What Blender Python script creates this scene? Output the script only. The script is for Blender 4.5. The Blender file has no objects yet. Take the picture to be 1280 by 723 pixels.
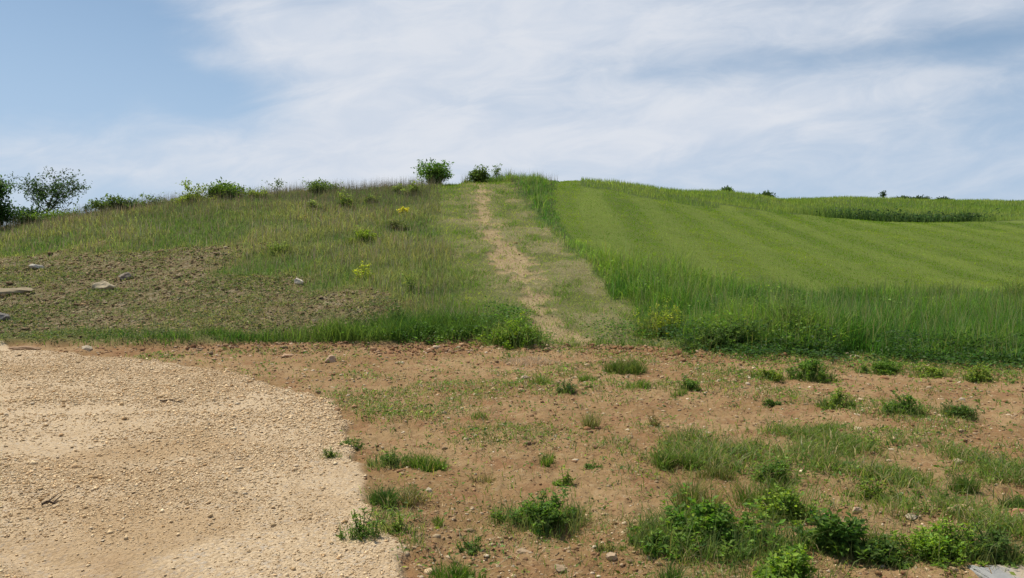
import bpy, math, random
import numpy as np
from mathutils import Vector
random.seed(7)
RNG = np.random.default_rng(7)
C = bpy.context.scene.collection

# ------------------------------------------------------------------ camera numbers
F = 985.0                                   # focal length in pixels of the 1280 wide photograph
CAMZ = 1.65
PITCH = math.atan(21.5 / F)
CP, SP = math.cos(PITCH), math.sin(PITCH)

def ray(px, py):
    dx, dy = px - 640.0, py - 361.5
    return np.array([dx, F * CP - dy * SP, -F * SP - dy * CP])

# ------------------------------------------------------------------ noise
def _hash(ix, iy, s):
    h = (ix.astype(np.int64) * 374761393 + iy.astype(np.int64) * 668265263 + s * 1442695041) & 0xFFFFFFFF
    h = ((h ^ (h >> 13)) * 1274126177) & 0xFFFFFFFF
    h = h ^ (h >> 16)
    return (h & 0xFFFFFF) / float(0xFFFFFF)

def vnoise(x, y, s=0):
    ix, iy = np.floor(x), np.floor(y)
    fx, fy = x - ix, y - iy
    fx, fy = fx * fx * fx * (fx * (fx * 6 - 15) + 10), fy * fy * fy * (fy * (fy * 6 - 15) + 10)
    a, b = _hash(ix, iy, s), _hash(ix + 1, iy, s)
    c, d = _hash(ix, iy + 1, s), _hash(ix + 1, iy + 1, s)
    return (a * (1 - fx) + b * fx) * (1 - fy) + (c * (1 - fx) + d * fx) * fy

def fbm(x, y, s=0, o=4):                    # about -1..1, centred on 0
    t, amp, tot = 0.0, 1.0, 0.0
    for k in range(o):
        ca, sa = math.cos(0.7 * k), math.sin(0.7 * k)
        t = t + amp * (vnoise((x * ca - y * sa) * 2 ** k + 17.3 * k, (x * sa + y * ca) * 2 ** k - 9.1 * k, s + k) * 2 - 1)
        tot += amp; amp *= 0.5
    return t / tot * 1.6

def sstep(a, b, x):
    t = np.clip((x - a) / (b - a), 0, 1)
    return t * t * (3 - 2 * t)

# ------------------------------------------------------------------ terrain profile: distance and sight line along bearings
PROF = {
    -250: [(16, 431), (20, 402), (25, 370), (30, 346), (36, 330), (40, 326)],
    0:    [(16.2, 431), (20, 397), (25, 357), (30, 324), (35, 301), (39, 291)],
    160:  [(16.4, 433), (20, 394), (25, 350), (30, 312), (35, 283), (40, 266)],
    320:  [(16.6, 434), (20, 390), (25, 341), (30, 303), (36, 267), (43, 248)],
    480:  [(16.9, 433), (20, 386), (25, 335), (30, 299), (40, 253), (46, 237)],
    620:  [(16.9, 430), (18, 411), (20, 384), (25, 332), (30, 298), (40, 255), (50, 229)],
    665:  [(16.7, 432), (18, 413), (20, 385), (25, 333), (30, 299), (40, 256), (51, 230)],
    710:  [(16.5, 435), (18, 413), (20, 386), (25, 334), (30, 301), (40, 258), (50, 234), (57, 225.5)],
    760:  [(16, 438), (17.5, 418), (20, 389), (25, 341), (30, 307), (40, 263), (50, 239), (60, 229)],
    900:  [(15.2, 444), (17, 424), (20, 395), (25, 355), (30, 325), (40, 288), (50, 266), (60, 252), (75, 241)],
    1050: [(14.6, 450), (17, 426), (20, 402), (25, 366), (30, 339), (40, 305), (50, 283), (58, 273.5), (66, 274), (80, 259), (95, 248)],
    1150: [(14.4, 455), (17, 429), (20, 405), (25, 371), (30, 345), (40, 309), (50, 287), (57, 278.5), (64, 281), (80, 265), (100, 251)],
    1280: [(14.2, 459), (17, 432), (20, 408), (25, 375), (30, 350), (40, 314), (50, 290), (58, 276), (66, 277), (80, 265), (110, 253)],
    1600: [(14, 462), (17, 436), (20, 412), (25, 380), (30, 356), (40, 322), (50, 300), (60, 288), (80, 276), (110, 266)],
}
UC = np.array([(k - 640) / F for k in PROF])
YG = np.concatenate([np.linspace(0, 12, 13)[:-1], np.arange(12, 130, 0.5), np.geomspace(130, 1500, 40)])

def pchip(xs, ys, x):
    xs, ys = np.array(xs, float), np.array(ys, float)
    h, d = np.diff(xs), np.diff(ys) / np.diff(xs)
    m = np.zeros(len(xs)); m[0], m[-1] = d[0], d[-1]
    for i in range(1, len(xs) - 1):
        m[i] = 0 if d[i - 1] * d[i] <= 0 else (h[i] + h[i - 1]) * 3 / ((2 * h[i] + h[i - 1]) / d[i - 1] + (h[i] + 2 * h[i - 1]) / d[i])
    i = np.clip(np.searchsorted(xs, x) - 1, 0, len(xs) - 2)
    t = (x - xs[i]) / h[i]
    return ((1 + 2 * t) * (1 - t) ** 2 * ys[i] + t * (1 - t) ** 2 * h[i] * m[i] + t * t * (3 - 2 * t) * ys[i + 1] + t * t * (t - 1) * h[i] * m[i + 1])

COLS = []
for pxk, pts in PROF.items():
    xs, zs = [0, 6, 11], [0, 0, 0.0]
    for (yd, py) in pts:
        r = ray(pxk, py)
        xs.append(yd); zs.append(CAMZ + r[2] / r[1] * yd)
    zl = zs[-1]
    xs += [xs[-1] + 6, xs[-1] + 25, 700, 1500]; zs += [zl + 0.25, zl + 0.1, zl - 5, zl - 20]
    COLS.append(pchip(xs, zs, YG))
COLS = np.array(COLS)                       # bearing x distance
UG = np.arange(-1.2, 1.2001, 0.01)
ZG = np.array([[0.0]])
ZG = np.stack([pchip(np.concatenate([[-3], UC, [3]]), np.concatenate([[COLS[0, j]], COLS[:, j], [COLS[-1, j]]]), UG) for j in range(len(YG))], 1)
ker = np.exp(-np.linspace(-2, 2, 9) ** 2); ker /= ker.sum()
ZG = np.stack([np.convolve(np.pad(ZG[:, j], 4, mode='edge'), ker, mode='valid') for j in range(len(YG))], 1)

def zbase(x, y):
    yc = np.maximum(y, 0.0)
    u = np.clip(x / np.maximum(yc, 0.5), -1.19, 1.19)
    fu = (u + 1.2) / 0.01
    iu = np.clip(fu.astype(int), 0, len(UG) - 2); tu = fu - iu
    iy = np.clip(np.searchsorted(YG, yc, side='right') - 1, 0, len(YG) - 2)
    ty = np.clip((yc - YG[iy]) / (YG[iy + 1] - YG[iy]), 0, 1)
    return ((ZG[iu, iy] * (1 - tu) + ZG[iu + 1, iy] * tu) * (1 - ty) + (ZG[iu, iy + 1] * (1 - tu) + ZG[iu + 1, iy + 1] * tu) * ty)

# ------------------------------------------------------------------ zones of the place in ground coordinates
def flat_pt(px, py):
    r = ray(px, py); t = -CAMZ / r[2]
    return (r[0] * t, r[1] * t)
GRAV = [flat_pt(*p) for p in [(-260, 443), (0, 441), (70, 447), (150, 452), (220, 458), (290, 468), (340, 481), (385, 494), (415, 512), (434, 530), (440, 548), (448, 575),
                              (462, 590), (455, 612), (462, 640), (440, 668), (480, 676), (502, 692), (512, 723), (530, 800)]]
GRAV += [(-1.0, 1.2), (-0.6, -8), (-30, -8), (-30, 15)]
GRAV = np.array(GRAV)

def poly_sd(x, y, P):                        # signed distance, positive inside
    inside = np.zeros(x.shape, bool); dm = np.full(x.shape, 1e9)
    n = len(P)
    for i in range(n):
        ax, ay = P[i]; bx, by = P[(i + 1) % n]
        c = ((ay > y) != (by > y)) & (x < (bx - ax) * (y - ay) / (by - ay + 1e-12) + ax)
        inside ^= c
        ex, ey = bx - ax, by - ay
        t = np.clip(((x - ax) * ex + (y - ay) * ey) / (ex * ex + ey * ey), 0, 1)
        dm = np.minimum(dm, np.hypot(x - ax - t * ex, y - ay - t * ey))
    return np.where(inside, dm, -dm)

def it(v, pts):
    a = np.array(pts, float)
    return np.interp(v, a[:, 0], a[:, 1])
def trail_x(y): return it(y, [(14, 1.35), (17, 1.0), (20, 0.65), (25, 0.05), (30, -0.75), (35, -1.15), (40, -1.5), (50, -2.1), (70, -3)])
def strip_r(y): return it(y, [(14, 3.9), (17.6, 3.5), (20, 3.15), (25, 2.4), (30, 1.73), (40, 0.8), (50, 0.0), (60, -.8)])
def strip_l(y): return it(y, [(15, 0.2), (18, -0.3), (20, -1.0), (25, -2.0), (30, -2.9), (40, -4.1), (50, -4.7), (70, -6)])
def band_r(y):  return it(y, [(22.6, 40), (23.2, 6.5), (25, 4.2), (27, 3.1), (30, 2.35), (33, 2.05), (40, 2.1), (52, 2.85), (60, 3.1), (80, 3.3)])
def px_of(x, y): return 640 + F * x / np.maximum(y, 0.5)      # bearing, named by the photo column
def foot_y(x, y): return it(px_of(x, y), [(-300, 15.9), (0, 16.1), (320, 16.5), (620, 16.8), (720, 16.6), (840, 15.7), (1050, 14.7), (1280, 14.3), (1700, 14.2)])
def back_y(x, y): return it(px_of(x, y), [(720, 23.6), (760, 23.2), (900, 23.2), (1050, 24.6), (1280, 26.4), (1700, 27)])
def far_y(x, y):  return it(px_of(x, y), [(722, 62), (727, 52.5), (760, 51), (800, 49), (900, 54.5), (980, 57), (1050, 59), (1130, 58.5), (1240, 58), (1300, 58.5), (1700, 62)])

def zones(x, y):
    n1 = fbm(x * 0.9, y * 0.9, 11, 3); n2 = fbm(x * 0.25, y * 0.25, 21, 3); n3 = fbm(x * 3, y * 3, 31, 3)
    px = px_of(x, y)
    front = y > 1
    Z = {}
    sd = poly_sd(x, y, GRAV) + 0.05 * n1 + 0.05 * n3
    Z['gravel'] = sstep(-0.05, 0.05, sd)
    hill = sstep(-0.25, 0.25, y - foot_y(x, y) + (.28 + .2 * sstep(700, 850, px)) * n1 + 0.15 * n3 + .35 * n2) * front
    Z['hill'] = hill
    xr = strip_r(y) + 0.30 * n1 + .12 * n3; xl = strip_l(y) + 0.5 * n1
    st = hill * sstep(-.22, .22, xr - x) * sstep(-0.5, 0.4, x - xl)
    Z['strip'] = st
    right = hill * sstep(-.22, .22, x - xr)
    yb = back_y(x, y) + 0.5 * n1; yf = far_y(x, y) + 0.8 * n2
    br = band_r(y) + 0.15 * n1
    gap = (px < 726) & (y > 40)
    tallf = right * (1 - sstep(-.3, .3, y - yb))
    band = right * (1 - sstep(-.15, .15, x - br)) * (y > 21)
    far = right * sstep(-.3, .3, y - yf) * (~gap)
    Z['tall'] = np.clip(tallf + band, 0, 1)
    cap = hill * sstep(50.2, 51.2, y + .5 * n1) * sstep(574, 584, px) * sstep(700, 690, px) * (y < 62)
    Z['tall'] = np.clip(Z['tall'] + cap, 0, 1); Z['strip'] = Z['strip'] * (1 - cap); st = Z['strip']; Z['cap'] = cap
    Z['far'] = far * (1 - Z['tall'])
    Z['mown'] = right * (1 - Z['tall']) * (1 - Z['far'])
    left = hill * (1 - st) * (1 - right)
    ys = it(px, [(-300, 30), (0, 29.5), (180, 29), (260, 28), (330, 25.5), (400, 23.5), (470, 20), (540, 16)])
    stony = left * sstep(-1.6, 1.6, ys - y + 3.0 * n2 + 1.6 * n1 + .8 * n3)
    lip = 1 - sstep(0.5, 1.5, y - foot_y(x, y) + 0.5 * n1)
    Z['lip'] = left * lip
    Z['stony'] = stony * (1 - lip)
    Z['meadow'] = left * (1 - Z['stony']) * (1 - lip)
    dt = np.abs(x - trail_x(y) - 0.12 * n1 - .2 * n2)
    wt = it(y, [(16, .5), (20, .30), (26, .36), (32, .24), (38, .32), (46, .2), (52, 0.1), (55, 0.01)]) * (.65 + .95 * vnoise(x * 1.1, y * .8, 19))
    Z['trail'] = hill * (1 - sstep(wt * 0.5, wt * 1.25, dt + 0.42 * n3 + 0.25 * n1)) * (y < 56)
    side = hill * np.exp(-((x - strip_r(y) + 0.5 + .5 * sstep(21, 17, y)) / (.55 + .5 * sstep(21, 17, y))) ** 2) * (y < 52)
    cross = np.exp(-((y - 34.5 + .4 * n1) / 0.8) ** 2) * sstep(-4.2, -3, x) * (x < 0)
    Z['straw'] = np.clip(st * (0.0 + (0.25 + .45 * sstep(22, 18, y) + .6 * sstep(-.2, .3, n1)) * side + .6 * cross + 0.55 * sstep(0.3, .8, n1 + n2 + .3 * n3) + .5 * np.exp(-((dt - .5) / .5) ** 2)), 0, 1) * (1 - Z['trail'])
    Z['dirt'] = (1 - hill) * (1 - Z['gravel'])
    # strip of stony red rubble at the toe of the bank
    fy = foot_y(x, y)
    Z['rubble'] = Z['dirt'] * sstep(1.9, 0.6, fy - y + 0.5 * n1) * sstep(60, 260, px) * (1 - .65 * sstep(820, 1000, px))
    g = sstep(0.0, 0.5, n2 * .7 + n1 * 0.5 + 0.10)
    ym = it(px, [(700, 5.2), (780, 6.4), (860, 8.2), (940, 9.3), (1020, 8.6), (1100, 7.8), (1280, 6.7), (1500, 6.0)])
    wx = sstep(720, 880, px + 70 * n1) * sstep(4.2, 4.6, y) * sstep(.5, -.5, y - ym + .7 * n1)
    Z['sparse'] = Z['dirt'] * np.clip(wx * sstep(-0.5, 0.5, n1 + .25), 0, 1)
    Z['n1'], Z['n2'], Z['n3'] = n1, n2, n3
    return Z

def ridges(x, y):                            # wheel ridges in the gravel turnaround
    r = np.hypot(x + 4.6, y - 1.0)
    a = np.zeros_like(x)
    for r0, h, w in ((3.55, .06, .10), (3.9, -.05, .16), (5.2, .022, .2), (6.1, -.018, .3), (7.6, .02, .3), (9.2, .018, .4)):
        a = a + h * np.exp(-((r - r0 - 0.25 * fbm(x * .7, y * .7, 71, 2)) / w) ** 2)
    return a * (0.5 + 0.8 * vnoise(x * 1.1, y * 1.1, 72))

def zfun(x, y, Z=None):
    x = np.asarray(x, float); y = np.asarray(y, float)
    if Z is None: Z = zones(x, y)
    z = zbase(x, y)
    r = np.hypot(x, y)
    near = np.clip(1.2 - r / 40, 0.0, 1)
    n4 = fbm(x * 8, y * 8, 41, 3)
    hill = Z['hill']
    soft = Z['mown'] * 0.35 + Z['strip'] * 0.5 + Z['far'] * .8 + Z['tall'] * .6 + Z['meadow'] + Z['stony'] * 1.0 + Z['lip']
    z = z + hill * soft * (0.11 * Z['n2'] + 0.06 * Z['n1'] + 0.02 * Z['n3'])
    z = z + Z['stony'] * 0.035 * n4
    z = z - 0.05 * Z['trail']
    z = z + Z['dirt'] * (0.035 * Z['n1'] + 0.022 * Z['n3'] + 0.016 * n4 + .007 * fbm(x * 22, y * 22, 51, 2)) * np.clip((r - 1) / 3, 0, 1)
    z = z + Z['rubble'] * (0.05 + 0.04 * Z['n3'] + 0.03 * n4)
    z = z + Z['gravel'] * (0.025 + ridges(x, y) + 0.008 * Z['n1'] + 0.004 * Z['n3'] + 0.003 * n4)
    z = z + Z['lip'] * 0.14 + Z['tall'] * 0.08
    return z

def ground_at(px, py):                       # where the sight line through a photo point meets the ground
    d = ray(px, py)
    t = np.concatenate([np.linspace(2.0, 30, 1400), np.linspace(30, 160, 1300)]) / d[1]
    x, y, zr = d[0] * t, d[1] * t, CAMZ + d[2] * t
    hit = np.nonzero(zr < zfun(x, y))[0]
    i = hit[0] if len(hit) else len(t) - 1
    return float(x[i]), float(y[i]), float(zfun(x[i:i + 1], y[i:i + 1])[0])

def on_ground(px, dist):
    x, y = (px - 640) / F * dist, dist
    return x, y, float(zfun(np.array([x]), np.array([y]))[0])

# ------------------------------------------------------------------ mesh helpers
def mesh_obj(name, V, quads=None, tris=None, mat=None, col=None, parent=None, smooth=False, attrs=None, loc=None):
    me = bpy.data.meshes.new(name)
    V = np.asarray(V, np.float32)
    nq = 0 if quads is None else len(quads); nt = 0 if tris is None else len(tris)
    loops, starts = [], []
    if nq: loops.append(np.asarray(quads).ravel()); starts.append(np.arange(nq) * 4)
    if nt: loops.append(np.asarray(tris).ravel()); starts.append(nq * 4 + np.arange(nt) * 3)
    loops = np.concatenate(loops).astype(np.int32); starts = np.concatenate(starts).astype(np.int32)
    me.vertices.add(len(V)); me.vertices.foreach_set('co', V.ravel())
    me.loops.add(len(loops)); me.loops.foreach_set('vertex_index', loops)
    me.polygons.add(nq + nt); me.polygons.foreach_set('loop_start', starts)
    if smooth: me.polygons.foreach_set('use_smooth', np.ones(nq + nt, bool))
    me.update(calc_edges=True)
    def addcol(nm, c):
        a = me.attributes.new(nm, 'FLOAT_COLOR', 'POINT')
        c4 = np.ones((len(V), 4), np.float32); c4[:, :c.shape[1]] = c
        a.data.foreach_set('color', c4.ravel())
    if col is not None: addcol('col', np.asarray(col))
    for k, v in (attrs or {}).items(): addcol(k, v)
    if mat: me.materials.append(mat)
    o = bpy.data.objects.new(name, me); C.objects.link(o)
    if parent is not None: o.parent = parent
    if loc is not None: o.location = loc
    return o

def tag(o, label=None, cat=None, group=None, kind=None):
    if label: o['label'] = label
    if cat: o['category'] = cat
    if group: o['group'] = group
    if kind: o['kind'] = kind
    return o

def empty(name, loc, label, cat, group=None):
    o = bpy.data.objects.new(name, None); C.objects.link(o); o.location = loc; o.empty_display_size = 0.2
    return tag(o, label, cat, group)

def cat_mesh(parts):                         # join (V, quads, tris, col) tuples
    Vs, Qs, Ts, Cs, n = [], [], [], [], 0
    for V, Q, T, K in parts:
        Vs.append(V); Cs.append(K)
        if Q is not None and len(Q): Qs.append(np.asarray(Q) + n)
        if T is not None and len(T): Ts.append(np.asarray(T) + n)
        n += len(V)
    return np.concatenate(Vs), (np.concatenate(Qs) if Qs else None), (np.concatenate(Ts) if Ts else None), np.concatenate(Cs)

def blades(P, h, w, lean, col, rng, seg=2, lean_dir=None):
    """Grass blades: P base points, h height, w width, lean = horizontal reach / height."""
    n = len(P); P = np.asarray(P, float)
    h = np.broadcast_to(h, n); w = np.broadcast_to(w, n); lean = np.broadcast_to(lean, n)
    a = rng.uniform(0, 2 * math.pi, n)
    side = np.stack([np.cos(a), np.sin(a), 0 * a], 1)
    b = rng.uniform(0, 2 * math.pi, n) if lean_dir is None else lean_dir
    ld = np.stack([np.cos(b), np.sin(b), 0 * b], 1)
    up = np.array([0, 0, 1.0])
    rise = h / np.sqrt(1 + 0.6 * lean ** 2)
    P = P - up * 0.01
    s = side * (w / 2)[:, None]
    tip = P + up * (rise * (1 - 0.12 * lean))[:, None] + ld * (lean * h)[:, None]
    if seg == 1:
        V = np.stack([P - s, P + s, tip], 1).reshape(-1, 3)
        T = np.arange(n * 3).reshape(n, 3)
        return V, None, T, np.repeat(col, 3, 0)
    mid = P + up * (rise * 0.58)[:, None] + ld * (lean * h * 0.30)[:, None]
    V = np.stack([P - s, P + s, mid + s * .85, mid - s * .85, tip], 1).reshape(-1, 3)
    k = np.arange(n)[:, None] * 5
    return V, k + np.array([[0, 1, 2, 3]]), k + np.array([[3, 2, 4]]), np.repeat(col, 5, 0)

def leaves(P, D, size, width, col, rng, fold=0.25):
    """Leaves: base P, direction D (unit), folded along the midrib."""
    n = len(P)
    size = np.broadcast_to(size, n)[:, None]
    D = D / (np.linalg.norm(D, axis=1, keepdims=True) + 1e-9)
    R = rng.normal(size=(n, 3)); R[:, 2] *= .5
    S = np.cross(D, np.array([0, 0, 1.0]) + 0.6 * R); S /= (np.linalg.norm(S, axis=1, keepdims=True) + 1e-9)
    N = np.cross(S, D)
    mid = P + D * size * 0.45
    a = mid + S * size * width * 0.5 + N * size * fold * 0.3
    b = mid - S * size * width * 0.5 + N * size * fold * 0.3
    tip = P + D * size - N * size * fold * 0.35
    V = np.stack([P, a, tip, b], 1).reshape(-1, 3)
    k = np.arange(n)[:, None] * 4
    T = np.concatenate([k + np.array([[0, 1, 2]]), k + np.array([[0, 2, 3]])])
    return V, None, T, np.repeat(col, 4, 0)

def tubes(segs, col, sides=5):
    Vs, Qs, n = [], [], 0
    for p, q, r0, r1 in segs:
        p, q = np.array(p, float), np.array(q, float)
        d = q - p; d /= np.linalg.norm(d) + 1e-9
        s = np.cross(d, [0.31, 0.9, 0.2]); s /= np.linalg.norm(s) + 1e-9
        t = np.cross(d, s)
        an = np.arange(sides) * 2 * math.pi / sides
        ring = np.cos(an)[:, None] * s + np.sin(an)[:, None] * t
        Vs.append(p + ring * r0); Vs.append(q + ring * r1)
        for i in range(sides):
            j = (i + 1) % sides
            Qs.append((n + i, n + j, n + sides + j, n + sides + i))
        n += 2 * sides
    V = np.concatenate(Vs)
    return V, np.array(Qs), None, np.tile(np.asarray(col, float), (len(V), 1))

def jitter_col(base, n, rng, v=0.22, hue=0.10):
    base = np.asarray(base, float)
    b = base[None, :] * np.exp(rng.normal(0, v, (n, 1))) if base.ndim == 1 else base * np.exp(rng.normal(0, v, (n, 1)))
    k = rng.normal(0, hue, n)
    b = b * np.stack([1 + k, 1 + 0.15 * k, 1 - 0.6 * k], 1)
    return np.clip(b, 0.003, 0.9)

ICO_V = None
def ico():
    global ICO_V, ICO_T
    if ICO_V is None:
        p = (1 + 5 ** .5) / 2
        ICO_V = np.array([(-1, p, 0), (1, p, 0), (-1, -p, 0), (1, -p, 0), (0, -1, p), (0, 1, p), (0, -1, -p), (0, 1, -p), (p, 0, -1), (p, 0, 1), (-p, 0, -1), (-p, 0, 1)]) / math.hypot(1, p)
        ICO_T = np.array([(0, 11, 5), (0, 5, 1), (0, 1, 7), (0, 7, 10), (0, 10, 11), (1, 5, 9), (5, 11, 4), (11, 10, 2), (10, 7, 6), (7, 1, 8), (3, 9, 4), (3, 4, 2), (3, 2, 6), (3, 6, 8), (3, 8, 9), (4, 9, 5), (2, 4, 11), (6, 2, 10), (8, 6, 7), (9, 8, 1)])
    return ICO_V, ICO_T

def stones(P, size, col, rng, flat=0.6):
    V0, T0 = ico(); n = len(P)
    size = np.broadcast_to(size, n)
    sc = np.stack([rng.uniform(.7, 1.3, n), rng.uniform(.6, 1.0, n), flat * rng.uniform(.6, 1.2, n)], 1) * size[:, None] * 0.5
    V = V0[None] * (1 + rng.normal(0, 0.16, (n, 12, 1))) * sc[:, None, :]
    a = rng.uniform(0, 2 * math.pi, n); ca, sa = np.cos(a)[:, None], np.sin(a)[:, None]
    tilt = rng.normal(0, .3, n)[:, None]
    X = V[..., 0] * ca - V[..., 1] * sa; Y = V[..., 0] * sa + V[..., 1] * ca
    Zz = V[..., 2] + X * np.sin(tilt) * .5
    V = np.stack([X, Y, Zz], -1) + P[:, None, :]
    T = (T0[None] + np.arange(n)[:, None, None] * 12).reshape(-1, 3)
    return V.reshape(-1, 3), None, T, np.repeat(col, 12, 0)

CHIP_V = np.array([(1, 0, 0), (-1, 0, 0), (0, 1, 0), (0, -1, 0), (0, 0, 1), (0, 0, -1)], float)
CHIP_T = np.array([(0, 2, 4), (2, 1, 4), (1, 3, 4), (3, 0, 4), (2, 0, 5), (1, 2, 5), (3, 1, 5), (0, 3, 5)])
def chips(P, size, col, rng):
    """Small angular crushed stones."""
    n = len(P)
    V = CHIP_V[None] + rng.normal(0, .28, (n, 6, 3))
    V = V * (np.stack([rng.uniform(.7, 1.2, n), rng.uniform(.6, 1, n), rng.uniform(.35, .75, n)], 1) * np.broadcast_to(size, n)[:, None] * .5)[:, None, :]
    a = rng.uniform(0, 2 * math.pi, n); ca, sa = np.cos(a)[:, None], np.sin(a)[:, None]
    V = np.stack([V[..., 0] * ca - V[..., 1] * sa, V[..., 0] * sa + V[..., 1] * ca, V[..., 2]], -1) + P[:, None, :]
    return V.reshape(-1, 3), None, (CHIP_T[None] + np.arange(n)[:, None, None] * 6).reshape(-1, 3), np.repeat(col, 6, 0)

# ------------------------------------------------------------------ materials
class G:
    """A tiny node-graph writer: g.math('ADD', a, b) returns a socket."""
    def __init__(s, tree): s.t = tree; s.n = tree.nodes; s.l = tree.links
    def node(s, typ, **kw):
        n = s.n.new(typ)
        for k, v in kw.items(): setattr(n, k, v)
        return n
    def put(s, sock, v):
        if isinstance(v, bpy.types.NodeSocket): s.l.new(v, sock)
        elif isinstance(v, tuple) and len(v) == 3 and sock.type == 'RGBA': sock.default_value = (*v, 1)
        else: sock.default_value = v
    def math(s, op, a, b=0.0, c=0.0, clamp=False):
        n = s.node('ShaderNodeMath', operation=op, use_clamp=clamp)
        s.put(n.inputs[0], a); s.put(n.inputs[1], b); s.put(n.inputs[2], c)
        return n.outputs[0]
    def mix(s, f, a, b):
        n = s.node('ShaderNodeMix', data_type='RGBA'); n.clamp_factor = True
        s.put(n.inputs['Factor'], f); s.put(n.inputs[6], a); s.put(n.inputs[7], b)
        return n.outputs[2]
    def noise(s, vec, scale, detail=4, rough=.55, dist=0.0):
        n = s.node('ShaderNodeTexNoise'); s.put(n.inputs['Vector'], vec)
        n.inputs['Scale'].default_value = scale; n.inputs['Detail'].default_value = detail
        n.inputs['Roughness'].default_value = rough; n.inputs['Distortion'].default_value = dist
        return n.outputs['Fac']
    def smooth(s, x, a, b):
        n = s.node('ShaderNodeMapRange', interpolation_type='SMOOTHSTEP')
        s.put(n.inputs[0], x); n.inputs[1].default_value = a; n.inputs[2].default_value = b
        return n.outputs[0]

def new_mat(name):
    m = bpy.data.materials.new(name); m.use_nodes = True
    m.node_tree.nodes.clear()
    g = G(m.node_tree)
    return m, g, g.node('ShaderNodeOutputMaterial')

def leaf_mat(name, trans=0.35, rough=0.55, spec=0.25):
    m, g, out = new_mat(name)
    at = g.node('ShaderNodeAttribute', attribute_name='col')
    p = g.node('ShaderNodeBsdfPrincipled'); p.inputs['Roughness'].default_value = rough
    p.inputs['Specular IOR Level'].default_value = spec
    co = g.node('ShaderNodeTexCoord')
    nz = g.noise(co.outputs['Object'], 30.0, 2)
    hs = g.node('ShaderNodeHueSaturation'); g.put(hs.inputs['Color'], at.outputs['Color'])
    g.put(hs.inputs['Value'], g.math('MULTIPLY_ADD', nz, 0.5, 0.75))
    g.put(p.inputs['Base Color'], hs.outputs[0])
    t = g.node('ShaderNodeBsdfTranslucent')
    hs2 = g.node('ShaderNodeHueSaturation'); g.put(hs2.inputs['Color'], hs.outputs[0]); hs2.inputs['Saturation'].default_value = 1.1; hs2.inputs['Value'].default_value = 1.5
    g.put(t.inputs['Color'], hs2.outputs[0])
    mx = g.node('ShaderNodeMixShader'); mx.inputs[0].default_value = trans
    g.l.new(p.outputs[0], mx.inputs[1]); g.l.new(t.outputs[0], mx.inputs[2]); g.l.new(mx.outputs[0], out.inputs[0])
    return m

def solid_mat(name, rough=0.9, scale=25.0, bump=0.3, lo=.7, hi=1.25, dist=.01):
    m, g, out = new_mat(name)
    at = g.node('ShaderNodeAttribute', attribute_name='col')
    co = g.node('ShaderNodeTexCoord')
    nz = g.noise(co.outputs['Object'], scale, 5, .65)
    p = g.node('ShaderNodeBsdfPrincipled'); p.inputs['Roughness'].default_value = rough; p.inputs['Specular IOR Level'].default_value = .2
    hs = g.node('ShaderNodeHueSaturation'); g.put(hs.inputs['Color'], at.outputs['Color'])
    g.put(hs.inputs['Value'], g.math('MULTIPLY_ADD', nz, (hi - lo) * 1.6, lo - (hi - lo) * .3))
    g.put(p.inputs['Base Color'], hs.outputs[0])
    b = g.node('ShaderNodeBump'); b.inputs['Strength'].default_value = bump; b.inputs['Distance'].default_value = dist
    g.put(b.inputs['Height'], nz); g.l.new(b.outputs[0], p.inputs['Normal'])
    g.l.new(p.outputs[0], out.inputs[0])
    return m

M_GRASS = leaf_mat('grass_blade', 0.40, .65, .10)
M_LEAF = leaf_mat('leaf', 0.44, .55, .18)
M_STRAW = leaf_mat('dry_straw', 0.25, .7, .15)
M_BARK = solid_mat('bark', .9, 18, .6, .6, 1.2)
M_STONE = solid_mat('stone', .9, 9, .6, .7, 1.2, .03)
M_PEB = solid_mat('pebble', .85, 40, .15, .8, 1.15)

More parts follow.
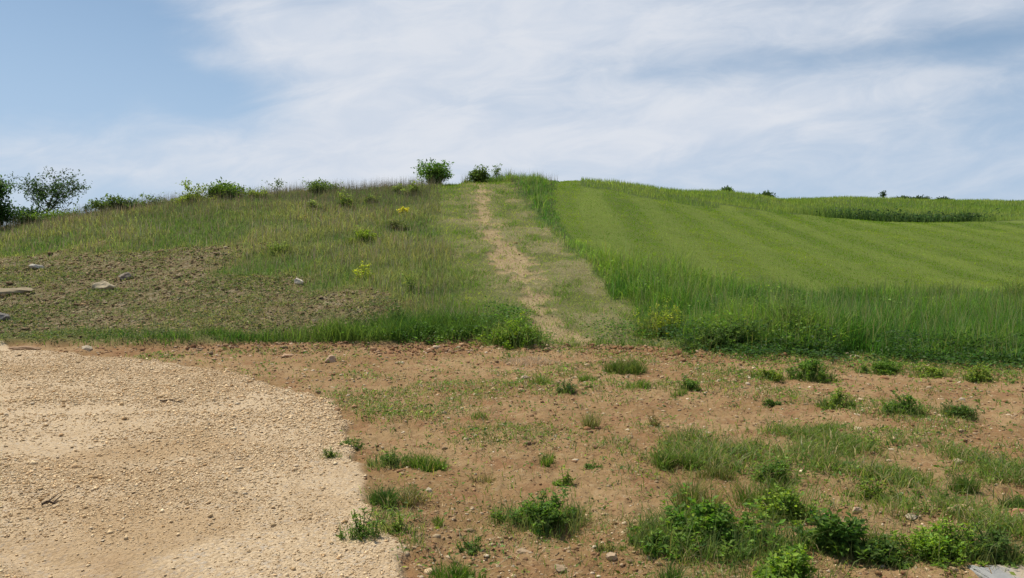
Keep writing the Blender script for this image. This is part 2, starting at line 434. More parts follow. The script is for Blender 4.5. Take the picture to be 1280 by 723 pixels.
def ground_mat():
    m, g, out = new_mat('ground_soil')
    A = g.node('ShaderNodeAttribute', attribute_name='zone_a'); B = g.node('ShaderNodeAttribute', attribute_name='zone_b')
    sa = g.node('ShaderNodeSeparateColor'); g.l.new(A.outputs['Color'], sa.inputs[0])
    sb = g.node('ShaderNodeSeparateColor'); g.l.new(B.outputs['Color'], sb.inputs[0])
    gravel, stony, green = sa.outputs[0], sa.outputs[1], sa.outputs[2]
    straw, stripe, rubble = sb.outputs[0], sb.outputs[1], sb.outputs[2]
    co = g.node('ShaderNodeTexCoord').outputs['Object']
    big = g.noise(co, .5, 3); mid = g.noise(co, 2.3, 5, .6); fine = g.noise(co, 14, 6, .7); grit = g.noise(co, 60, 4, .7)
    # bare clay
    dirt = g.mix(g.smooth(big, .38, .62), (.25, .15, .066), (.325, .212, .104))
    dirt = g.mix(g.math('MULTIPLY', g.smooth(mid, .46, .68), .75), dirt, (.255, .13, .062))
    dirt = g.mix(g.math('MULTIPLY', g.smooth(fine, .5, .72), .55), dirt, (.43, .32, .19))
    dirt = g.mix(g.math('MULTIPLY', g.smooth(fine, .46, .3), .8), dirt, (.125, .075, .042))
    dirt = g.mix(g.math('MULTIPLY', rubble, .45), dirt, (.275, .14, .07))
    # crushed limestone
    vo = g.node('ShaderNodeTexVoronoi'); g.put(vo.inputs['Vector'], co); vo.inputs['Scale'].default_value = 48
    vd = g.node('ShaderNodeSeparateColor'); g.l.new(vo.outputs['Color'], vd.inputs[0])
    gr = g.mix(vd.outputs[0], (.48, .355, .215), (.64, .49, .315))
    gr = g.mix(g.math('MULTIPLY', g.smooth(vd.outputs[1], .7, .95), .5), gr, (.42, .38, .33))
    gr = g.mix(g.math('MULTIPLY', g.smooth(big, .5, .64), .7), gr, (.40, .265, .135))
    gr = g.mix(g.math('MULTIPLY', g.smooth(mid, .5, .7), .4), gr, (.42, .29, .16))
    gr = g.mix(g.math('MULTIPLY', g.smooth(vo.outputs['Distance'], .5, .8), .4), gr, (.27, .18, .10))
    # stony bank
    vs = g.node('ShaderNodeTexVoronoi'); g.put(vs.inputs['Vector'], co); vs.inputs['Scale'].default_value = 8
    sv = g.node('ShaderNodeSeparateColor'); g.l.new(vs.outputs['Color'], sv.inputs[0])
    so = g.mix(g.smooth(fine, .35, .65), (.125, .09, .042), (.22, .17, .09))
    so = g.mix(g.math('MULTIPLY', g.smooth(sv.outputs[0], .72, .95), .7), so, (.28, .23, .15))
    so = g.mix(g.math('MULTIPLY', g.smooth(mid, .5, .62), .6), so, (.11, .115, .04))
    # turf soil
    tf = g.mix(g.smooth(fine, .35, .65), (.05, .075, .02), (.09, .12, .03))
    tf = g.mix(stripe, tf, (.16, .205, .032))
    sw = g.mix(g.smooth(fine, .35, .65), (.26, .2, .11), (.44, .35, .21))
    c = g.mix(gravel, dirt, gr)
    c = g.mix(stony, c, so); c = g.mix(green, c, tf); c = g.mix(straw, c, sw)
    p = g.node('ShaderNodeBsdfPrincipled'); p.inputs['Roughness'].default_value = .95; p.inputs['Specular IOR Level'].default_value = .12
    g.put(p.inputs['Base Color'], c)
    hgt = g.math('ADD', g.math('MULTIPLY', fine, .6), g.math('MULTIPLY', grit, .25))
    hgt = g.math('SUBTRACT', hgt, g.math('MULTIPLY', g.math('MULTIPLY', vo.outputs['Distance'], gravel), .18))
    hgt = g.math('SUBTRACT', hgt, g.math('MULTIPLY', g.math('MULTIPLY', vs.outputs['Distance'], stony), 1.5))
    b = g.node('ShaderNodeBump'); b.inputs['Strength'].default_value = .9; b.inputs['Distance'].default_value = .05
    g.put(b.inputs['Height'], hgt); g.l.new(b.outputs[0], p.inputs['Normal'])
    g.l.new(p.outputs[0], out.inputs[0])
    return m

# ------------------------------------------------------------------ ground: one sheet, finest in front of the camera
def stripe_fn(x, y):                         # mowing passes about two metres wide; set blade lean and painted light-dark tone
    q = x - 0.035 * (y - 30) - 0.0007 * (y - 26) ** 2 + 0.35 * fbm(x * .15, y * .08, 91, 2)
    t = np.sin(q * math.pi / 1.55)
    return np.tanh(2.2 * t + .5 * fbm(x * .6, y * .3, 93, 2)) * (0.25 + .95 * vnoise(x * .2, y * .09, 92))

rr = [0.0, 0.4, 0.8, 1.2, 1.6, 2.0, 2.4, 2.7]
while rr[-1] < 1400:
    r = rr[-1]; rr.append(r * (1.0065 if r < 70 else 1.02 if r < 150 else 1.12))
rr = np.array(rr)
th = np.concatenate([np.linspace(-180, -60, 41)[:-1], np.linspace(-60, -46, 24)[:-1], np.linspace(-46, 46, 740), np.linspace(46, 60, 24)[1:], np.linspace(60, 180, 41)[1:-1]])
th = np.radians(th)
R_, T_ = np.meshgrid(rr[1:], th, indexing='ij')
X, Y = (R_ * np.sin(T_)).ravel(), (R_ * np.cos(T_)).ravel()
X = np.concatenate([[0], X]); Y = np.concatenate([[0], Y])
Zn = zones(X, Y); ZZ = zfun(X, Y, Zn)
nth, nr = len(th), len(rr) - 1
i, j = np.meshgrid(np.arange(nr - 1), np.arange(nth), indexing='ij')
j2 = (j + 1) % nth
Q = np.stack([1 + i * nth + j, 1 + (i + 1) * nth + j, 1 + (i + 1) * nth + j2, 1 + i * nth + j2], -1).reshape(-1, 4)[:, ::-1]
jj = np.arange(nth)
T = np.stack([0 * jj, 1 + jj, 1 + (jj + 1) % nth], 1)[:, ::-1]
green = np.clip(Zn['tall'] + Zn['far'] + Zn['mown'] + Zn['meadow'] * .9 + Zn['lip'] * .8 + Zn['strip'] * .9 + Zn['sparse'] * .18, 0, 1) * (1 - Zn['trail'])
rut = sstep(.0, -.03, ridges(X, Y)) * .55 + .45 * sstep(.2, .8, Zn['n2'])
za = np.stack([Zn['gravel'] * (1 - .38 * np.clip(rut, 0, 1)), Zn['stony'], green], 1)
zb = np.stack([np.clip(Zn['straw'] * .42 + Zn['trail'] * .62 * (Y > 17.2), 0, 1), Zn['mown'] * np.clip(.5 + .22 * stripe_fn(X, Y), 0, 1), Zn['rubble']], 1)  # second channel paints the stripes' lean-caused light and dark into the turf
ground = mesh_obj('ground', np.stack([X, Y, ZZ], 1), Q, T, ground_mat(), smooth=True, attrs={'zone_a': za, 'zone_b': zb})
tag(ground, 'sloping ground of gravel, bare clay and grassy hill', 'ground', kind='structure')

# ------------------------------------------------------------------ scatter
def sample(n, r0, r1, pw=1.3, half=46.0, rng=RNG):
    n = int(n * half / 37.5)
    k = rng.uniform(0, 1, n)
    e = 2 - pw
    r = (r0 ** e + k * (r1 ** e - r0 ** e)) ** (1 / e)
    a = np.radians(rng.uniform(-half, half, n))
    return r * np.sin(a), r * np.cos(a), r

def pick(n, r0, r1, zone, pw=1.3, thr=None, rng=RNG):
    x, y, r = sample(n, r0, r1, pw, rng=rng)
    Z = zones(x, y)
    w = zone(Z, x, y) if callable(zone) else Z[zone]
    m = rng.uniform(0, 1, len(x)) < w
    x, y, r = x[m], y[m], r[m]
    Z = {k: v[m] for k, v in Z.items()}
    return np.stack([x, y, zfun(x, y, Z)], 1), r, Z

def lerp(a, b, t):
    return np.asarray(a)[None] * (1 - t[:, None]) + np.asarray(b)[None] * t[:, None]

def stuff(name, parts, mat, label, cat):
    V, Q_, T_2, K = cat_mesh(parts)
    o = mesh_obj(name, V, Q_, T_2, mat, K)
    return tag(o, label, cat, kind='stuff')

D = 1.0                                      # overall scatter density
# tall grass right of the mown strip
P, r, Z = pick(int(430000 * D), 14, 58, 'tall', 1.6)
n = len(P)
t = np.clip(0.45 + .7 * Z['n2'] + .45 * Z['n1'] + RNG.normal(0, .28, n), 0, 1)
col = jitter_col(lerp((.085, .195, .033), (.25, .36, .065), t), n, RNG, .28, .10)
h = RNG.uniform(.5, 1.1, n) * (0.85 + .25 * Z['n2']) * np.where(r > 26, .85, 1)
edge = np.clip((P[:, 1] - foot_y(P[:, 0], P[:, 1])) / 1.2, .0, 1) * .55 + .45
h = h * edge * (.7 + .6 * vnoise(P[:, 0] * 1.6, P[:, 1] * 1.6, 16))
dr_ = P[:, 0] - strip_r(P[:, 1])
h = h * np.where(r > 23, (.65 + .35 * vnoise(P[:, 0] * .8, P[:, 1] * .8, 18)) * sstep(-.25, .6, dr_ + RNG.normal(0, .15, n)), 1) * (.45 + .55 * sstep(-.1, 1.2, dr_ + RNG.normal(0, .2, n)))
h = np.where(Z['cap'] > .5, RNG.uniform(.3, .75, n) * sstep(692, 672, px_of(P[:, 0], P[:, 1])).clip(.25, 1) * sstep(570, 600, px_of(P[:, 0], P[:, 1])).clip(.4, 1), h * np.where(r > 23, sstep(-.2, .9, band_r(P[:, 1]) - P[:, 0]).clip(.3, 1), 1))
part1 = blades(P, h, 0.0115 * (r / 16) ** .8, RNG.uniform(.05, 1.1, n), col, RNG)
m = RNG.uniform(0, 1, n) < .13
part2 = blades(P[m], h[m] * 1.3, 0.010 * (r[m] / 16) ** .8, RNG.uniform(.05, .3, m.sum()), jitter_col((.26, .28, .11), m.sum(), RNG, .2), RNG)
stuff('tall_grass', [part1, part2], M_GRASS, 'tall uncut dark green grass in front of the mown field and along the path', 'grass')

# far tall grass beyond the mown field
P, r, Z = pick(int(230000 * D), 44, 125, 'far', 1.0)
n = len(P)
hol = np.exp(-((P[:, 1] - far_y(P[:, 0], P[:, 1]) - 1.5) / 3.0) ** 2) * sstep(960, 1060, px_of(P[:, 0], P[:, 1])) * sstep(1265, 1200, px_of(P[:, 0], P[:, 1]))
t = np.clip(.5 + .6 * Z['n2'] + RNG.normal(0, .2, n), 0, 1)
base = lerp((.22, .325, .055), (.32, .385, .09), t)
base = base * (1 - hol[:, None]) + np.array([.04, .085, .026])[None] * hol[:, None]  # taller weeds in the hollow, with its shade painted into their colour
col = jitter_col(base, n, RNG, .2, .08)
stuff('far_grass', [blades(P, RNG.uniform(.15, .42, n) * (1 + 2.2 * hol), .035 * (r / 55) ** .9, RNG.uniform(.05, .5, n), col, RNG, 1)], M_GRASS,
      'unmown light green grass on the far slope behind the mown field', 'grass')

# mown field
P, r, Z = pick(int(520000 * D), 20, 66, 'mown', 1.3)
n = len(P)
s = stripe_fn(P[:, 0], P[:, 1])
amp = sstep(4, 16, P[:, 0] - .1 * P[:, 1])
base = lerp((.125, .22, .022), (.275, .35, .052), np.clip(.42 + (.06 + .19 * amp) * s + .32 * Z['n2'] + .34 * Z['n1'] + .22 * fbm(P[:, 0] * 2.2, P[:, 1] * .8, 62, 3), 0, 1))  # stripe term paints light caught by leaning blades into their colour
col = jitter_col(base, n, RNG, .2, .08)
m = RNG.uniform(0, 1, n) < .05
col[m] = jitter_col((.20, .19, .08), m.sum(), RNG, .2)
ld = np.where(s > 0, math.pi / 2, -math.pi / 2) + RNG.normal(0, .7, n)
stuff('mown_grass', [blades(P, RNG.uniform(.025, .065, n) * np.where(RNG.uniform(0, 1, n) < .06, 2.2, 1), .026 * (r / 30) ** .9, RNG.uniform(.3, 1.2, n), col, RNG, 1, ld)], M_GRASS,
      'short mown grass field with pale and dark mowing stripes', 'grass')

# left hill meadow
P, r, Z = pick(int(420000 * D), 16, 52, lambda Z, x, y: Z['meadow'] * (.55 + .45 * sstep(-.5, .3, Z['n1'])) + Z['stony'] * (0.14 + .3 * sstep(.1, .7, Z['n1'])), 1.1)
n = len(P)
t = np.clip(.45 + .8 * Z['n2'] + .55 * Z['n1'] + RNG.normal(0, .2, n), 0, 1)
base = lerp((.135, .215, .048), (.29, .31, .10), t)
col = jitter_col(base, n, RNG, .25, .10)
h = RNG.uniform(.08, .34, n) * (1 + .25 * Z['n2']) * (1 - .55 * Z['stony'])
p1 = blades(P, h, .0115 * (r / 20) ** .9, RNG.uniform(.05, 1.1, n), col, RNG)
m = RNG.uniform(0, 1, n) < (.06 + .12 * sstep(-.1, .7, Z['n2'] - .5 * Z['n1'])) * (1 - Z['stony'])
k = m.sum()
p2 = blades(P[m], h[m] * 1.2 + .15, .009 * (r[m] / 20), RNG.uniform(.05, .35, k), jitter_col(lerp((.30, .26, .15), (.30, .22, .17), RNG.uniform(0, 1, k)), k, RNG, .2), RNG)
stuff('meadow_grass', [p1, p2], M_GRASS, 'rough olive meadow grass with straw seed stalks on the left hill', 'grass')

# seed heads standing up along the skyline
P, r, Z = pick(int(60000 * D), 36, 60, lambda Z, x, y: (Z['meadow'] + .25 * Z['tall']) * sstep(30, 44, y + .02 * x), 1.0)
n = len(P); P = P[:n]
h = RNG.uniform(.5, .95, n)
stalk = blades(P, h, .014, RNG.uniform(.02, .25, n), jitter_col((.22, .19, .11), n, RNG, .2), RNG, 1)
stuff('seed_stalks', [stalk], M_STRAW, 'thin pale seed stalks rising above the grass on the skyline', 'grass')

# lip of the bank, mown strip
P, r, Z = pick(int(220000 * D), 14.5, 24, lambda Z, x, y: Z['lip'] * np.clip(sstep(-30, 420, px_of(x, y)) * .9 + .15 + .3 * Z['n1'], 0, 1) * np.maximum(sstep(.30, .62, vnoise(x * 1.4, y * 1.4, 17)), sstep(300, 420, px_of(x, y))), 1.2)
n = len(P)
hmod = .55 + .9 * vnoise(P[:, 0] * 1.3, P[:, 1] * 1.3, 15)
col = jitter_col(lerp((.055, .13, .024), (.15, .22, .045), np.clip(.5 + .5 * Z['n1'] + RNG.normal(0, .2, n), 0, 1)), n, RNG, .25, .08)
hh = it(px_of(P[:, 0], P[:, 1]), [(0, .14), (320, .20), (380, .48), (480, .60), (560, .50), (640, .38), (700, .2)])
p1 = blades(P, RNG.uniform(.4, 1.1, n) * hh * hmod, .012, RNG.uniform(.2, .8, n), col, RNG)
stuff('bank_grass', [p1], M_GRASS, 'bright green grass along the toe of the left bank', 'grass')

P, r, Z = pick(int(340000 * D), 16, 60, lambda Z, x, y: Z['strip'] * (1 - .70 * Z['trail']) * (1 - .3 * Z['straw']), 1.3)
n = len(P)
dry = RNG.uniform(0, 1, n) < .03 + .36 * Z['straw']
pn = fbm(P[:, 0] * 1.5, P[:, 1] * .8, 61, 3)
base = lerp((.13, .235, .028), (.34, .39, .075), np.clip(.5 + .8 * pn + RNG.normal(0, .2, n), 0, 1))
base[dry] = np.array((.38, .32, .16))
col = jitter_col(base, n, RNG, .2, .07)
stuff('strip_grass', [blades(P, RNG.uniform(.04, .13, n) * (1 + 1.1 * sstep(.0, .5, -pn)), .013 * (r / 18) ** .9, RNG.uniform(.3, 1.3, n), col, RNG, 1)], M_GRASS,
      'short cut grass mixed with straw beside the worn footpath', 'grass')

# straw litter along the path and at its foot
P, r, Z = pick(60000, 15.2, 52, lambda Z, x, y: np.clip(Z['straw'] + Z['trail'] * .35 + .8 * np.exp(-((x - 1.3) / .9) ** 2 - ((y - 15.9) / .55) ** 2), 0, 1), 1.3)
n = len(P)
straw_a = (P, r, n)
P2, r2, Z2 = pick(70000, 3.5, 16.5, lambda Z, x, y: Z['dirt'] * np.clip(.35 + .6 * Z['n1'] + .4 * Z['n3'], .03, 1), 1.6)
n2_ = len(P2)
P2[:, 2] += .012
cl = blades(P2, RNG.uniform(.015, .06, n2_), .005 * (r2 / 6) ** .8, RNG.uniform(1.5, 3.0, n2_), jitter_col((.40, .315, .18), n2_, RNG, .25, .05), RNG, 1)
stuff('straw_litter', [cl, blades(P, RNG.uniform(.05, .2, n), .010 * (r / 17), RNG.uniform(1.2, 3.0, n), jitter_col((.42, .34, .21), n, RNG, .2, .05), RNG, 1)], M_STRAW,
      'dry straw litter lying along the footpath and on the bare clay', 'straw')

# gravel stones, bank stones and rubble
def peb_cols(n, rng, k):
    pal = np.array([(.50, .37, .23), (.58, .46, .31), (.40, .29, .17), (.45, .38, .29), (.62, .50, .34), (.36, .24, .13)])
    return jitter_col(pal[rng.choice(6, n, p=k)], n, rng, .15, .03)
P, r, Z = pick(560000, 3.4, 18, lambda Z, x, y: Z['gravel'] * np.clip(.62 + .6 * Z['n2'] + .45 * Z['n1'] + ridges(x, y) * 14, .08, 1), 1.7)
n = len(P)
sz = np.clip(RNG.lognormal(math.log(.0092), .5, n), .004, .05) * np.clip(r / 6, .8, 1.8)
P[:, 2] += sz * .16
gp = chips(P, sz, peb_cols(n, RNG, [.3, .28, .18, .06, .14, .04]) * [1.22, 1.15, 1.02], RNG)
stuff('gravel', [gp], M_PEB, 'loose tan crushed limestone gravel', 'gravel')

P, r, Z = pick(150000, 3.4, 18.5, lambda Z, x, y: np.clip(Z['dirt'] * (.20 + .35 * sstep(.0, .7, Z['n1'])) + Z['rubble'] * .75 + .35 * (Z['dirt'] * (y < 5.6)), 0, 1), 1.5)
n = len(P)
sz = np.clip(RNG.lognormal(math.log(.016), .55, n), .006, .10) * np.clip(r / 8, .8, 1.6) * (1 + .5 * Z['rubble'])
P[:, 2] += sz * .02
c = peb_cols(n, RNG, [.22, .10, .26, .0, .06, .36])
red = RNG.uniform(0, 1, n) < .45
c[red] = jitter_col((.27, .15, .075), red.sum(), RNG, .2, .04); c = c * (1 - .25 * Z['rubble'][:, None] * [.6, 1, 1.2])
rub = stones(P, sz, c, RNG)
P, r, Z = pick(90000, 15, 36, lambda Z, x, y: Z['stony'] * .75 + Z['trail'] * .55 + Z['lip'] * .08, 1.2)
n = len(P)
sz = np.clip(RNG.lognormal(math.log(.038), .5, n), .02, .2) * np.clip(r / 20, .8, 1.4)
sz = sz * (1 - .5 * Z['trail'])
P[:, 2] += sz * .12
pal = np.array([(.23, .18, .11), (.31, .25, .16), (.17, .13, .08), (.42, .36, .25), (.25, .20, .14)])
c = jitter_col(pal[RNG.choice(5, n, p=[.34, .25, .24, .09, .08])], n, RNG, .2, .05) * [1.12, .98, .82] * (1 + .35 * Z['trail'][:, None] * [1.1, .95, .8])
bank = stones(P, sz, c, RNG, .5)
stuff('rubble', [rub, bank], M_STONE, 'scattered small stones and clods on the bare clay and stony bank', 'rubble')

# low weeds: bank, bare clay
def weed_leaves(P, r, rng, size, col, per=4, spread=.05, hmax=.06):
    n = len(P)
    PP = np.repeat(P, per, 0); k = len(PP)
    a = rng.uniform(0, 2 * math.pi, k)
    off = np.stack([np.cos(a), np.sin(a), 0 * a], 1) * rng.uniform(0, spread, k)[:, None]
    PP = PP + off + np.array([0, 0, 1]) * rng.uniform(0, hmax, k)[:, None]
    Dd = np.stack([np.cos(a), np.sin(a), rng.uniform(-.1, .9, k)], 1)
    return leaves(PP, Dd, np.repeat(np.broadcast_to(size, n), per) * rng.uniform(.6, 1.3, k), .5, np.repeat(col, per, 0) * np.exp(rng.normal(0, .15, (k, 1))), rng)

P, r, Z = pick(75000, 15, 34, lambda Z, x, y: Z['stony'] * np.clip(.45 + .6 * Z['n1'], .10, 1) + Z['lip'] * .8, 1.2)
n = len(P)
wl = weed_leaves(P, r, RNG, .055 * (r / 20) ** .6, jitter_col(lerp((.07, .11, .03), (.16, .17, .055), RNG.uniform(0, 1, n)), n, RNG, .25), 4, .07, .07)
P, r, Z = pick(60000, 3.6, 16.5, lambda Z, x, y: np.clip(Z['sparse'] * .5 * sstep(-.2, .5, Z['n1']) + Z['dirt'] * (.03 + .12 * sstep(.2, .7, Z['n1'])) + .45 * Z['dirt'] * sstep(12.6, 14.2, y + .5 * Z['n1']) * (x > 4), 0, 1), 1.4)
n = len(P)
wd = weed_leaves(P, r, RNG, .035 * (r / 6) ** .5, jitter_col(lerp((.08, .16, .028), (.18, .24, .05), RNG.uniform(0, 1, n)), n, RNG, .25), 4, .05, .05)
P, r, Z = pick(380000, 3.6, 16.5, lambda Z, x, y: np.clip(Z['sparse'] * (.14 + 1.3 * sstep(.0, .55, Z['n1'] + .7 * Z['n3'])) + Z['dirt'] * (.03 + .32 * sstep(.1, .6, Z['n1'] + .3 * Z['n3']) + .5 * sstep(1.7, .3, foot_y(x, y) - y + .8 * Z['n1']) * sstep(740, 860, px_of(x, y))), 0, 1), 1.5)
n = len(P)
gc = lerp((.095, .18, .03), (.23, .27, .065), RNG.uniform(0, 1, n)); gc[RNG.uniform(0, 1, n) < .22] = (.38, .31, .16)
gb = blades(P, RNG.uniform(.03, .17, n) * (.7 + .5 * Z['sparse']), .006 * (r / 6) ** .6, RNG.uniform(.3, 1.3, n), jitter_col(gc, n, RNG, .2), RNG)
stuff('low_weeds', [wl, wd, gb], M_LEAF, 'sparse low green weeds and grass sprinkled over the clay and stony bank', 'weeds')

# dark leafy undergrowth at the foot of the tall grass and left of the trail
def cover(n, cond, hmax, size, c0, c1, r0=14, r1=20):
    P, r, Z = pick(n, r0, r1, cond, 1.0)
    n = len(P)
    hh = hmax(P[:, 0], P[:, 1]) * RNG.uniform(.05, 1, n) ** .6
    P[:, 2] += hh
    a = RNG.uniform(0, 2 * math.pi, n)
    Dd = np.stack([np.cos(a), np.sin(a), RNG.uniform(-.3, .7, n)], 1)
    return leaves(P, Dd, size * RNG.uniform(.6, 1.4, n), .6, jitter_col(lerp(c0, c1, RNG.uniform(0, 1, n)), n, RNG, .3, .08), RNG)
cv1 = cover(200000, lambda Z, x, y: np.clip(np.exp(-((y - foot_y(x, y) - .25 + .4 * Z['n1'] + .3 * Z['n2']) / .75) ** 2) * sstep(800, 870, px_of(x, y)) * (.55 + .8 * Z['n1']), 0, 1),
            lambda x, y: .14 + .34 * np.exp(-((y - foot_y(x, y) - .7) / .6) ** 2), .062, (.03, .075, .018), (.075, .14, .032))
cv2 = cover(170000, lambda Z, x, y: np.clip(np.exp(-((x - trail_x(y) + .85) / .55) ** 2 - ((y - 18.0) / 1.4) ** 2) * 1.2 + 1.1 * np.exp(-((x + 1.3) / 1.2) ** 2 - ((y - 17.1) / .55) ** 2)
            + .5 * np.exp(-((x - 2.5) / .8) ** 2 - ((y - 17.4) / .8) ** 2), 0, 1) * (1 - Z['trail']),
            lambda x, y: .12 + .30 * vnoise(x * 2, y * 2, 5), .055, (.06, .13, .022), (.12, .20, .038))
cv3 = cover(60000, lambda Z, x, y: Z['tall'] * (y < 24) * sstep(.1, .6, fbm(x * .7, y * .9, 81, 3)) , lambda x, y: .35 + .35 * vnoise(x * 1.5, y * 1.5, 7), .07, (.08, .16, .025), (.2, .29, .05), 15, 24)
def hollow(Z, x, y):
    p_ = px_of(x, y)
    return Z['far'] * np.exp(-((y - far_y(x, y) - 1.6) / 2.0) ** 2) * sstep(1015, 1090, p_ + 20 * Z['n1']) * sstep(1262, 1200, p_) * np.clip(.5 + Z['n1'], .15, 1)
hw = cover(150000, hollow, lambda x, y: .35 + .75 * vnoise(x * .7, y * .7, 9), .20, (.03, .065, .022), (.075, .125, .04), 54, 70)  # weed greens darkened to carry the shade of the hollow
stuff('tall_weeds', [hw], M_LEAF, 'tall weeds standing in the hollow behind the mown field, its shade painted into their dark colour', 'weeds')
stuff('undergrowth', [cv1, cv2, cv3], M_LEAF, 'dark leafy undergrowth along the foot of the bank', 'undergrowth')

# ------------------------------------------------------------------ plants that stand alone
def grow(base, d, length, rad, depth, rng, segs, tips, spread=.7, kids=(2, 4), up=.15, wob=.18, shrink=.68):
    p = np.array(base, float); d = np.array(d, float); d /= np.linalg.norm(d)
    ns = 4 if depth > 1 else 3
    r = rad
    for k in range(ns):
        d = d + rng.normal(0, wob, 3) + np.array([0, 0, up * .4]); d /= np.linalg.norm(d)
        q = p + d * length / ns
        r2 = max(rad * (1 - .5 * (k + 1) / ns), .003)
        segs.append((p, q, r, r2)); r = r2; p = q
        if depth > 0 and k >= 1:
            for _ in range(rng.integers(kids[0], kids[1])):
                a = rng.normal(0, 1, 3); a -= a.dot(d) * d; a /= np.linalg.norm(a) + 1e-9
                grow(p, d * (1 - spread * .5) + a * spread + np.array([0, 0, up]), length * shrink * rng.uniform(.7, 1.1), r * .6, depth - 1, rng, segs, tips, spread, kids, up, wob, shrink)
        if depth == 0 or k == ns - 1: tips.append((p.copy(), d.copy()))

def woody(name, loc, H, W, seed, label, cat, group=None, leaf=.10, per=16, c0=(.03, .06, .02), c1=(.07, .11, .03), depth=2, stems=1, bare=.25, clump=.22, spread=.75, up=.15, trunk_name='trunk',
          crown_name='crown', lw=.5, kids=(2, 4)):
    rng = np.random.default_rng(seed)
    root = empty(name, loc, label, cat, group)
    segs, tips = [], []
    for s_ in range(stems):
        a = rng.uniform(0, 2 * math.pi)
        tilt = .12 if stems == 1 else rng.uniform(.15, .8)
        dd = (math.cos(a) * tilt, math.sin(a) * tilt, 1)
        L = H * (.62 if stems == 1 else rng.uniform(.3, .9))
        grow((0, 0, -.08), dd, L, H * (.022 if stems == 1 else .012), depth, rng, segs, tips, spread, kids, up)
    tp = np.array([t_[0] for t_ in tips]); td = np.array([t_[1] for t_ in tips])
    # scale to the wanted size
    sx = W / max(np.ptp(tp[:, 0]) + leaf, .01); sz = H / max(tp[:, 2].max() + leaf * .5, .01)
    S = np.array([sx, sx, sz])
    cx = (tp[:, 0].max() + tp[:, 0].min()) / 2
    segs = [(np.array(p) * S, np.array(q) * S, a_, b_) for p, q, a_, b_ in segs]
    tp = tp * S
    ex = np.array([p + (q - p) * t_ for p, q, a_, b_ in segs for t_ in (.3, .9) if a_ < H * .016])
    if len(ex):
        ed = rng.normal(0, 1, ex.shape) + [0, 0, .3]
        tp, td = np.concatenate([tp, ex]), np.concatenate([td, ed / np.linalg.norm(ed, axis=1, keepdims=True)])
    keep = tp[:, 2] > bare * H
    tp, td = tp[keep], td[keep]
    V, Q_, _, K = tubes(segs, (.07, .055, .04))
    mesh_obj(trunk_name, V, Q_, None, M_BARK, K, root)
    per = max(2, per // 2)
    n = len(tp) * per
    PP = np.repeat(tp, per, 0); DD = np.repeat(td, per, 0)
    clumpd = rng.normal(0, 1, (n, 3)) * clump * np.array([1, 1, .55])
    PP = PP + clumpd
    Dv = DD * .4 + rng.normal(0, .8, (n, 3)) + np.array([0, 0, -.1])
    tone = np.repeat(rng.uniform(0, 1, len(tp)), per) * .7 + rng.uniform(0, .3, n)
    L_ = leaves(PP, Dv, leaf * rng.uniform(.6, 1.3, n), lw, jitter_col(lerp(c0, c1, tone), n, rng, .2, .06), rng)
    mesh_obj(crown_name, L_[0], None, L_[2], M_LEAF, L_[3], root)
    return root

def px_size(dist): return dist / F

SK = 'shrubs and saplings along the skyline of the left hill'
def sky_plant(name, px, top, dist, wpx, seed, label, cat, base_sink=0.0, **kw):
    """A plant standing at a distance: its top on the sight line of photo row `top`."""
    if px < 530: dist -= 1.6; wpx *= 1.25 if name != 'tree' else .9
    x, y, z = on_ground(px, dist)
    r_ = ray(px, top); ztop = CAMZ + r_[2] / r_[1] * y
    return woody(name, (x, y, z), max(ztop - z, .3), wpx * px_size(y), seed, label, cat, **kw)

DK0, DK1 = (.034, .07, .024), (.075, .12, .038)
MG0, MG1 = (.075, .14, .028), (.16, .23, .045)
YG0, YG1 = (.17, .25, .036), (.30, .36, .06)
sky_plant('tree', 1, 226, 41, 70, 3, 'dense dark round tree cut off by the left edge of the view', 'tree', leaf=.17, per=70, c0=DK0, c1=MG0, depth=2, bare=.0, clump=.34, kids=(3, 5))
sky_plant('tree', 64, 207, 44, 84, 5, 'lacy open tree with see-through crown near the left end of the ridge', 'tree', leaf=.14, per=9, c0=DK0, c1=DK1, depth=2, bare=.2, clump=.13, spread=.8, kids=(3, 5), up=.2)
sky_plant('shrub', 45, 256, 42.5, 66, 14, 'dark low shrub under the lacy open tree', 'shrub', SK and 0, group=SK, leaf=.13, per=20, c0=DK0, c1=MG0, depth=1, stems=7, bare=.0, clump=.2, trunk_name='stems', crown_name='foliage')
sky_plant('shrub', 88, 263, 41.5, 60, 15, 'low yellow-green shrub just right of the lacy open tree', 'shrub', group=SK, leaf=.12, per=18, c0=MG0, c1=YG0, depth=1, stems=7, bare=0, clump=.18, trunk_name='stems', crown_name='foliage')
sky_plant('sapling', 108, 254, 41, 12, 16, 'tiny dark sapling between the lacy tree and the rounded shrub', 'sapling', group=SK, leaf=.10, per=9, c0=DK0, c1=DK1, depth=1, bare=.3, clump=.06)
sky_plant('shrub', 141, 245, 41, 42, 17, 'rounded dark-topped shrub between two saplings on the left ridge', 'shrub', group=SK, leaf=.14, per=16, c0=DK0, c1=MG1, depth=1, stems=7, bare=.1, clump=.15, trunk_name='stems', crown_name='foliage')
sky_plant('sapling', 194, 242, 42, 26, 18, 'thin open sapling with a tuft of leaves on top, left of the yellow-green sapling', 'sapling', group=SK, leaf=.13, per=9, c0=DK1, c1=MG1, depth=1, bare=.3, clump=.12)
sky_plant('shrub', 180, 250, 42, 20, 48, 'little pale shrub at the foot of the thin open sapling', 'shrub', group=SK, leaf=.10, per=9, c0=MG0, c1=YG0, depth=1, stems=5, bare=.1, clump=.1, trunk_name='stems', crown_name='foliage')
sky_plant('sapling', 233, 228, 42.5, 30, 19, 'yellow-green sapling, tallest of the left ridge between the shrubs', 'sapling', group=SK, leaf=.15, per=12, c0=MG1, c1=YG1, depth=1, bare=.1, clump=.12)
